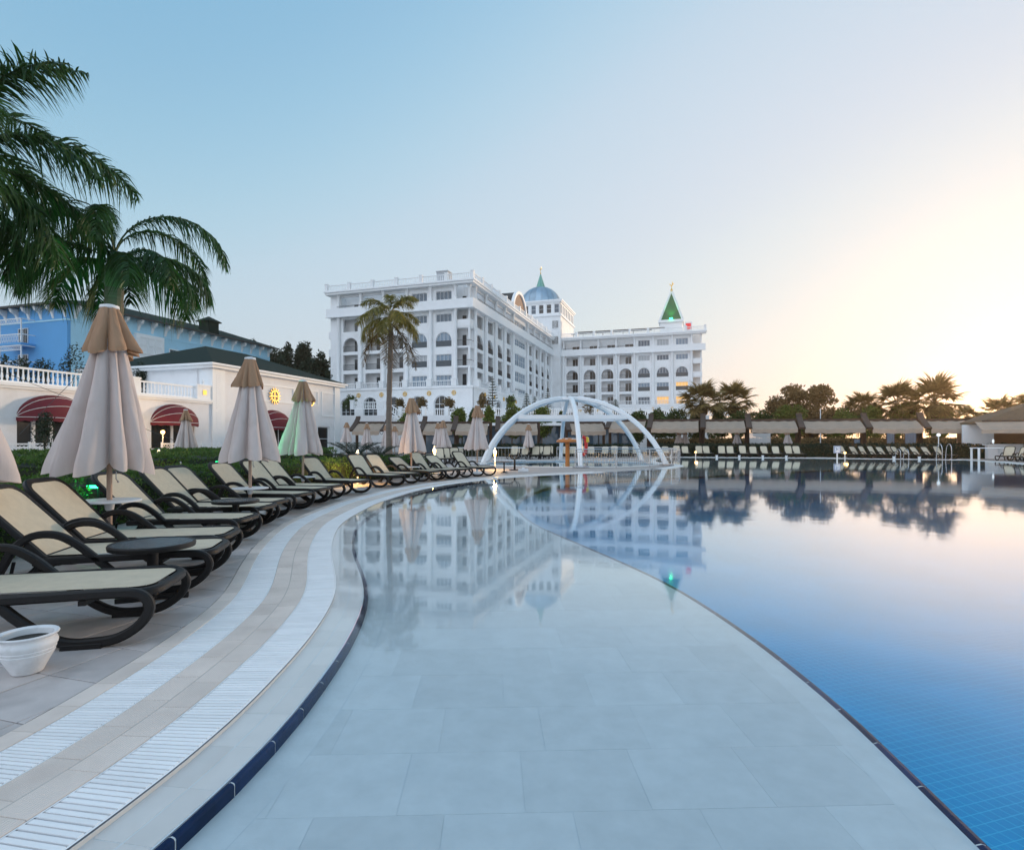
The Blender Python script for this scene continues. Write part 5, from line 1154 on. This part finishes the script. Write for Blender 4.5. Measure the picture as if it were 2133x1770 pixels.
t = thing('lamp_pole', 'thin white pole with round globe near the bar on the pool edge', 'lamp pole', (XP(1955,44.5),44.5,0)); part('pole', M().lathe([(.035,0),(.03,1.75)], 8), 'frame_white', t); part('globe', M().lathe([(.001,-.14),(.12,-.06),(.14,0),(.1,.09),(.001,.14)], 12, (0,0,1.85)), 'cool_glow', t, smooth=True)
t = thing('flag_pole', 'thin pale pole rising before the dark trees behind the awnings', 'pole', (XP(1709,56),56,0)); part('pole', M().lathe([(.05,0),(.035,4.6)], 8), 'frame_white', t)
# ------------------------------------------------------------------ shade awnings on brown posts, hedge behind the loungers
ga = 'beige shade awnings behind the loungers'
def shade(px0, px1, Y0, Y1, zf, zb, label, dep=2.6, post=True):
    x0, x1 = XP(px0,Y0), XP(px1,Y1); L = math.hypot(x1-x0, Y1-Y0); a = math.atan2(Y1-Y0, x1-x0); t = thing('shade_awning', label, 'awning', (x0,Y0,0), a, ga)
    n = 14; m = M()
    for i in range(n+1):
        x = L*i/n
        for y, z in ((-.02,zf-.38),(0,zf),(dep*.33,zf+(zb-zf)*.42-.04),(dep*.66,zf+(zb-zf)*.75),(dep,zb)): m.v.append((x, y, z+.03*math.sin(i*1.9)-.10*math.sin(PI*i/n)*(.4 if y < .1 else .2)))
    for i in range(n):
        for j in range(4): m.f.append((i*5+j,(i+1)*5+j,(i+1)*5+j+1,i*5+j+1))
    part('canopy', m, 'awning_cloth', t, smooth=True)
    part('roller', M().tube([(-.1,dep+.05,zb+.02),(L+.1,dep+.05,zb+.02)], .07, 8), 'brown_wood', t)
    part('beam', M().beam((-.2,dep+.15,zb+.12),(L+.2,dep+.15,zb+.12),.14,.2), 'brown_wood', t)
    for x in (0, L):
        part('arm', M().tube(smooth([(x,dep+.1,zb-.3),(x,dep*.5,zf-.3),(x,.08,zf-.05)], 4), .03, 6), 'brown_wood', t)
    if post:
        for x in (-.22, L+.22): part('post', M().lathe([(.17,0),(.15,2.2),(.17,zb+.1)], 9, (x,dep+.15,0)), 'brown_wood', t)
        # swept horn of the carved post between two awnings
        part('horn', M().sweep(smooth([(-.22,dep+.7,zb+.75),(-.2,dep+.2,zb+.35),(-.2,dep*.5,zf+.5),(-.2,-.05,zf+.05)], 4), (1,0,0), .5, .2), 'brown_wood', t)
    return t
rowY = lambda px: 55.5-(px-1352)*.0135
for i, (a, b) in enumerate(((1268,1342),(1356,1455),(1469,1553),(1566,1662),(1677,1803),(1818,1924),(1940,2050))):
    shade(a, b, rowY(a), rowY(b), ZP(893,rowY(a)), ZP(881,rowY(a)+2.5)+.15, f'{ORD[i]} beige awning behind the far pool edge, counting from the arched frame')
for i, (a, b, Y) in enumerate(((1190,1262,58),(1040,1120,57),(948,1015,56),(880,942,57.5),(800,868,58),(733,790,59))):
    shade(a, b, Y, Y, ZP(898,Y), ZP(882,Y+2.5), f'{ORD[i]} beige awning on the restaurant side, counting leftwards from the arched frame')
hedge('clipped_hedge', Curve([(XP(1352,53.2),53.6),(XP(1700,50),50),(XP(2010,45.6),45.6)], .1), .0, 1.3, 1.05, .3, 33, 'dark clipped hedge behind the far loungers, under the beige awnings', 160, .16, 11, 'dark_leaf')
hedge('clipped_hedge', Curve([(XP(925,52),52),(XP(1130,52),52.2),(XP(1340,52),52)], .1), .0, 1.3, 1.0, .3, 17.5, 'dark clipped hedge behind the loungers of the arched frame deck', 160, .16, 12, 'dark_leaf')
# glazed restaurant under the terrace
rs = thing('restaurant', 'glazed low restaurant front under the terrace, behind the awnings', 'building', (-12.5,66,0)); W_ = 27
part('roof_slab', M().box(-.5,W_+.5,-1.2,10,3.2,3.5), 'trim_white', rs); part('back_wall', M().box(0,W_,6,6.3,-.1,3.2), 'bar_front', rs); part('floor', M().box(0,W_,.2,6,-.1,.03), 'paving', rs)
for i in range(12):
    x = i*W_/12; part('mullion', M().box(x-.07,x+.07,-.08,.08,0,3.2), 'dark_rail', rs); f = part('window', M().box(x+.071,x+W_/12-.071,-.05,.05,3.08,3.2).box(x+.071,x+W_/12-.071,-.05,.05,0,.1), 'dark_rail', rs); part('pane', M().box(x+.08,x+W_/12-.08,-.012,.012,.1,3.08), 'glass', f)
part('ceiling_lamp', M().lathe([(.001,-.1),(.2,-.06),(.22,.05),(.001,.1)], 12, (8.5,-.6,2.4)), 'lamp_glow', rs); part('cord', M().box(8.49,8.51,-.61,-.59,2.5,3.2), 'dark_rail', rs)
one('retaining_wall', M().box(-28,27,78.2,79.2,-.2,5.0), 'wall_white', 'white retaining wall under the hotel terrace balustrade', 'wall')
# ------------------------------------------------------------------ bar with thatched roof at the right edge
br_ = thing('pool_bar', 'open pool bar with tan sunlit roof, thick posts and white counter at the right edge', 'bar', (39.6,43,0), R(-25))
part('counter', M().box(-3,7,.0,.7,0,1.05).box(-3.15,7.15,-.15,.85,1.05,1.15), 'trim_white', br_); part('back_wall', M().box(-4,7,4,4.2,0,2.7), 'bar_front', br_); part('side_wall', M().box(-4.2,-2.2,1.6,1.9,0,2.7), 'trim_white', br_)
for x in (-.9,6.5): part('post', M().lathe([(.34,0),(.30,1.4),(.32,2.9)], 12, (x,-1.2,0)), 'brown_wood', br_)
part('roof', M().add([(-3.9,-2.2,2.9),(9,-2.2,2.9),(9,7,2.9),(-3.9,7,2.9),(2.4,2.4,5.2),(3.4,2.4,5.2),(-3.9,-2.2,2.7),(9,-2.2,2.7),(9,7,2.7),(-3.9,7,2.7)], [(0,1,5,4),(1,2,5),(2,3,4,5),(3,0,4),(0,6,7,1),(1,7,8,2),(2,8,9,3),(3,9,6,0),(6,9,8,7)]), 'thatch', br_)
part('fascia', M().box(-3.95,9.05,-2.32,-2.21,2.62,2.92), 'brown_wood', br_)
for i, x in enumerate((-2.6,.6)): part('bar_lamp', M().lathe([(.03,0),(.07,.1),(.07,.26),(.02,.33)], 10, (x,.3,1.2)), 'cool_glow', br_)
part('awning', M().add([(-4.4,-3.9,2.2),(9.4,-3.9,2.2),(9.4,-2.3,2.8),(-4.4,-2.3,2.8),(-4.4,-3.92,1.92),(9.4,-3.92,1.92)], [(0,1,2,3),(4,5,1,0)]), 'awning_cloth', br_)
t = thing('bar_table', 'white table standing before the bar at the right', 'table', (XP(2060,41.5),41.5,0)); part('table_top', M().box(-1.1,1.1,-.4,.4,.84,.9), 'trim_white', t)
for x in (-1,1):
    for y_ in (-.33,.33): part('leg', M().box(x-.05,x+.05,y_-.05,y_+.05,0,.84), 'trim_white', t)
# ------------------------------------------------------------------ trees and bushes
def tree(name, label, cat, loc, blobs, n, size, leaf, trunk, group=None, seed=1, limbs=5, asp=.5, shell=.5, bark='bark'):
    t = thing(name, label, cat, loc, 0, group); P = blob_points(blobs, n, seed, shell); V, Fq = leaves(P, size, seed, .3, asp); link('crown', npmesh('crown', V, Fq, leaf), t)
    r, h = trunk; m = M(); m.tube(smooth([(0,0,-.05),(.03,.02,h*.5),(0,0,h)], 4), [r*(1-.35*i/8) for i in range(9)], 8); rg = random.Random(seed)
    for i in range(min(limbs, len(blobs)*2)):
        b = blobs[i % len(blobs)]; e = Vector(b[:3])+Vector((rg.uniform(-.4,.4)*b[3],rg.uniform(-.4,.4)*b[3],rg.uniform(-.2,.4)*b[4])); s_ = Vector((0,0,h*rg.uniform(.75,1))); q = smooth([s_, s_.lerp(e,.5)+Vector((0,0,-.1*(e-s_).length)), e], 4); m.tube(q, [r*.5*(1-.8*j/8) for j in range(9)], 6)
    part('trunk', m, bark, t, smooth=True); return t
def bush(px, Y, top, wpx, label, leaf='bush_leaf', zb=0.0, seed=1, n=4600, size=.27, group='leafy trees behind the awnings', name='leafy_tree', cat='tree'):
    h = ZP(top,Y)-zb; r = wpx/2/F*Y; rg = random.Random(seed); k = 7; bl = []
    for i in range(k):
        a = rg.uniform(0,6.28); q = rg.uniform(0,.6)*r; bl.append((q*math.cos(a), q*math.sin(a)*.8, h*rg.uniform(.45,.8), r*rg.uniform(.32,.55), h*rg.uniform(.16,.26)))
    bl.append((0,0,h*.8,r*.4,h*.2)); return tree(name, label, cat, (XP(px,Y),Y,zb), bl, n, size, leaf, (max(.06,r*.07), h*.45), group, seed)
hb = [(852,66,855,60,'round green tree against the terrace, right of the palm trunk','bright_leaf'),(955,66,848,44,'small round tree left of the closed umbrella by the arched frame','bright_leaf'),(985,68,852,36,'small tree just behind the umbrella left of the arched frame','bush_leaf'),(1020,67,846,44,'dense round tree right of that umbrella','bright_leaf'),
      (1066,66,838,58,'bushy tree at the left flank of the arched frame','bright_leaf'),(1128,66,846,56,'bushy tree seen through the left half of the arched frame','bright_leaf'),(1170,68,856,40,'small bushy tree behind the top ribs of the arched frame','bush_leaf'),(1325,64,858,44,'small tree at the right shoulder of the arched frame','bush_leaf'),
      (1372,66,850,50,'wide bushy tree just right of the arched frame','bush_leaf'),(1404,67,852,60,'bushy tree before the corner of the hotel','bush_leaf'),(1450,68,853,56,'bushy tree under the left fan palm','bush_leaf'),(1496,66,848,54,'bushy tree between the two fan palms','bush_leaf'),(1540,64,856,56,'low bushy tree under the right one of the two fan palms','bush_leaf'),
      (1588,66,853,64,'low bushy tree left of the great dark tree','bush_leaf'),(1640,64,844,80,'bright bushy tree before the great dark tree','bright_leaf'),(1755,62,850,76,'bright bushy tree right of the great dark tree','bright_leaf'),(1820,61,846,74,'bushy tree under the first of three fan palms','bright_leaf'),(1880,60,838,80,'bushy tree under the middle of three fan palms','bright_leaf'),
      (1955,58,840,94,'large yellow green bush under the last of three fan palms','bright_leaf'),(2020,62,868,60,'low bush between the fan palms and the bar roof','dry_leaf')]
for i, (px, Y, top, wd, lab, lf) in enumerate(hb): bush(px, Y, top, wd, lab, lf, 0, 60+i)
# great dark tree with flat airy top
Y = 70; h = ZP(800,Y); rg = random.Random(9); bl = [(rg.uniform(-4.6,4.6), rg.uniform(-2,2), h*rg.uniform(.3,.72), rg.uniform(1.2,2.0), rg.uniform(.9,1.5)) for _ in range(20)]+[(rg.uniform(-2.6,2.4), rg.uniform(-1,1), h*rg.uniform(.74,.95), rg.uniform(.8,1.3), .5) for _ in range(16)]
tree('broad_tree', 'great dark spreading tree above the awnings, highest of the trees at the right', 'tree', (XP(1690,Y),Y,0), bl, 22000, .30, 'dry_leaf', (.35, h*.4), None, 5, 14, .55)
# fan palms
def fan_leaf(name, seed, R_=1.05, pet=1.2, droop=.25, matn='fan_leaf'):
    rg = random.Random(seed); m = M(); m.tube([(0,0,0),(pet*.5,0,.03),(pet,0,-.02)], .022, 4)
    for i in range(26):
        a = R(-118+236*i/25+rg.uniform(-3,3)); d = Vector((math.cos(a), math.sin(a), rg.uniform(-.12,.12))).normalized()
        m.add(*strip_leaf(Vector((pet,0,-.02)), d, Vector((-d.y,d.x,.25)).normalized(), R_*(1-.25*abs(a)/2.1)*rg.uniform(.9,1.1), .15, droop*rg.uniform(.5,1.5)))
    return m.me(name, matn)
ff = [fan_leaf('frond', s_) for s_ in (1,2,3)]
gfp = 'fan palms above the awnings'
def fan_palm(px, Y, cy, label, sc=1.0, n=34, seed=1):
    z = ZP(cy, Y); t = thing('fan_palm', label, 'palm tree', (XP(px,Y),Y,0), 0, gfp); rg = random.Random(seed); ringed_trunk(t, .3, .2, [(0,0,0),(.1,0,z*.5),(0,0,z)])
    part('skirt', M().lathe([(.25,z-1.3*sc),(.5*sc,z-1.0*sc),(.55*sc,z-.5*sc),(.2,z)], 9, caps=False), 'palm_leaf_old', t)
    for i in range(n):
        e = R(80-118*(i/n)+rg.uniform(-8,8)); o = link('frond', ff[i % 3], t, (0,0,z), (rg.uniform(-.3,.3), -e, i*2.4)); q = sc*rg.uniform(.85,1.1); o.scale = (q,q,q)
fan_palm(1462,66,838,'left one of the two fan palms in front of the hotel corner',1.32,36,1); fan_palm(1528,68,838,'right one of the two fan palms in front of the hotel corner',1.3,36,2)
fan_palm(1797,64,850,'first of three fan palms at the right, nearest the great dark tree',1.0,32,3); fan_palm(1868,61,843,'middle of three fan palms at the right',1.3,36,4); fan_palm(1946,58,838,'last and largest of three fan palms at the right',1.42,38,5)
fan_palm(2012,70,872,'small distant fan palm left of the bar roof',.85,26,6); fan_palm(2082,66,862,'distant fan palm above the bar roof',1.15,30,7); fan_palm(2142,70,848,'fan palm cut by the right edge of the photo',1.1,26,8)
# Norfolk pines and flowering shrubs on the terrace
def norfolk(px, Y, top, wpx, label, seed):
    zb = TZ; h = ZP(top,Y)-zb; r = wpx/2/F*Y; t = thing('tiered_pine', label, 'pine tree', (XP(px,Y),Y,zb), 0, 'tiered pines on the hotel terrace'); part('trunk', M().lathe([(.10,0),(.02,h)], 7), 'bark', t); rg = random.Random(seed); m = M(); k = 13
    for i in range(k):
        f = i/k; z = h*(.1+.88*f); rr = r*(1-f)**.85+.08
        for j in range(7):
            a = j*.8976+i*.6; d = Vector((math.cos(a),math.sin(a),.18)); m.add(*strip_leaf(Vector((0,0,z)), d, Vector((-d.y,d.x,0)), rr*rg.uniform(.85,1.1), .16+.12*rr, .12))
            for q in range(4): c = Vector((0,0,z))+d*rr*(.35+.18*q); m.add(*strip_leaf(c, Vector((d.x*.5-d.y*(1 if q % 2 else -1)*.8,d.y*.5+d.x*(1 if q % 2 else -1)*.8,.35)).normalized(), Vector((0,0,1)), .28*rr+.1, .12, .0, 2))
    part('crown', m, 'pine_leaf', t)
norfolk(1026,84,783,30,'tallest tiered pine beside the hotel corner',1); norfolk(1097,86,816,24,'tiered pine left of the arched frame top',2); norfolk(1114,88,824,20,'small tiered pine second from the arched frame top',3); norfolk(1141,90,806,20,'tiered pine just above the arched frame top',4); norfolk(1282,84,830,20,'tiered pine right of the arched frame top, before the right wing',5)
gs = 'shrubs on the hotel terrace'
for i, (px, Y, top, wd, lab, lf) in enumerate(((728,84,822,30,'grey green shrub at the left end of the terrace','bush_leaf'),(880,84,826,34,'reddish shrub before the arched windows right of the palm','dry_leaf'),(835,84,828,28,'reddish shrub behind the palm trunk','dry_leaf'),(935,84,826,34,'reddish shrub before the last arched window','dry_leaf'),(1005,84,818,30,'dark shrub left of the tallest tiered pine','dry_leaf'),(1062,85,824,28,'pale shrub between the tiered pines','bush_leaf'),(1225,80,842,30,'reddish shrub seen through the top of the arched frame','dry_leaf'))):
    bush(px, Y, top, wd, lab, lf, TZ, 100+i, 900, .26, gs, 'shrub', 'shrub')
# dark wood behind the pavilion and shrubs before the blue building
gd = 'dark trees behind the pavilion'
rg = random.Random(31)
for i, (px, Y, top, wd) in enumerate(((568,118,722,60),(600,112,712,54),(636,116,712,58),(668,110,730,56),(700,112,738,50),(585,106,742,70),(640,105,748,80),(692,102,768,60),(530,125,706,40),(720,118,752,40))):
    bush(px, Y, top, wd, f'dark wood tree {("left of the group behind the pavilion roof","with pointed top behind the pavilion roof","highest of the group next to the hotel","close to the hotel wall behind the pavilion","half hidden by the hotel wall","in front of the group behind the pavilion roof","broad one in front, behind the pavilion ridge","lowest one in front, touching the hotel","peeping over the blue building roof end","hidden at the left hotel corner")[i]}', 'dark_leaf', 0, 130+i, 9000, .5, gd, 'dark_tree')
for i, (px, Y, top, wd, lab) in enumerate(((48,44,742,60,'dark shrub above the balustrade at the left edge'),(98,45,746,50,'dark shrub above the balustrade left of the large umbrella'),(150,52,715,46,'twisted small tree in front of the blue building, left of the umbrella'),(296,52,752,44,'dark shrub right of the large umbrella top'),(8,44,738,40,'dark shrub cut by the left edge above the balustrade'))):
    bush(px, Y, top, wd, lab, 'dark_leaf', 4.5, 160+i, 700, .2, 'shrubs on the terrace wing roof', 'shrub', 'shrub')
bush(92, 31, 858, 52, 'round topped small tree before the left red awning', 'dark_leaf', 0, 171, 900, .14, None, 'small_tree', 'tree')
hedge('backdrop_hedge', Curve([(XP(1365,62),62),(XP(1700,60),59),(XP(2035,55),54.5)], .1), .0, 2.0, 1.5, .3, 42, 'added brownish hedge, dark backdrop behind the posts of the beige awnings', 130, .24, 14, 'dry_leaf')  # hedge added as a dark backdrop for the space under the awnings
for i, (a, b, Y, z0, z1, nm, lab, mt) in enumerate(((1556,1606,58.5,.9,2.2,'louvred_screen','white louvred screen between the awning posts','wall_white'),(1846,1864,54.5,.5,2.2,'wind_screen','narrow pale screen under the sixth awning','wind'),(1884,1920,54,.5,2.2,'wind_screen','wide pale blue screen under the sixth awning','wind'),(1778,1797,55.5,.6,1.6,'wind_screen','low pale screen under the fifth awning','wind'))):
    x0, x1 = XP(a,Y), XP(b,Y); t = thing(nm, lab, 'screen', (x0,Y,0)); L = x1-x0
    if mt == 'wind': part('panel', M().box(.05,L-.05,0,.05,z0,z1), 'curtain_glass', t)
    else:
        for k in range(11): part('slat', M().box(.05,L-.05,0,.04,z0+k*.12,z0+k*.12+.085), 'trim_white', t)
    part('frame', M().box(0,.05,-.02,.07,0,z1+.05).box(L-.05,L,-.02,.07,0,z1+.05).box(.051,L-.051,-.02,.07,z1+.001,z1+.05), 'brown_wood', t)
# guy wires tied across the lawn
one('guy_wires', M().tube([(XP(0,30),30,ZP(772,30)),(XP(450,34),34,ZP(952,34))], .012, 4).tube([(XP(150,28),28,ZP(795,28)),(XP(40,26),26,ZP(905,26))], .012, 4), 'dark_rail', 'thin wires crossing before the white wall at the left', 'wire')
# ------------------------------------------------------------------ added thin haze, tinted orange to make the low sun's glow
def haze(dens, col, g):
    m = bpy.data.materials.new('haze'); m.use_nodes = True; t = m.node_tree; t.nodes.remove(t.nodes['Principled BSDF'])
    v = N(t, 'ShaderNodeVolumePrincipled'); v.inputs['Color'].default_value = (*col, 1); v.inputs['Density'].default_value = dens; v.inputs['Anisotropy'].default_value = g
    t.links.new(v.outputs[0], t.nodes['Material Output'].inputs['Volume']); MAT['haze'] = m
    tag(part('haze', M().box(-1505,1505,-605,2505,-3,60), 'haze', None), kind='stuff')
haze(.0005, (1.0,.72,.46), .78)
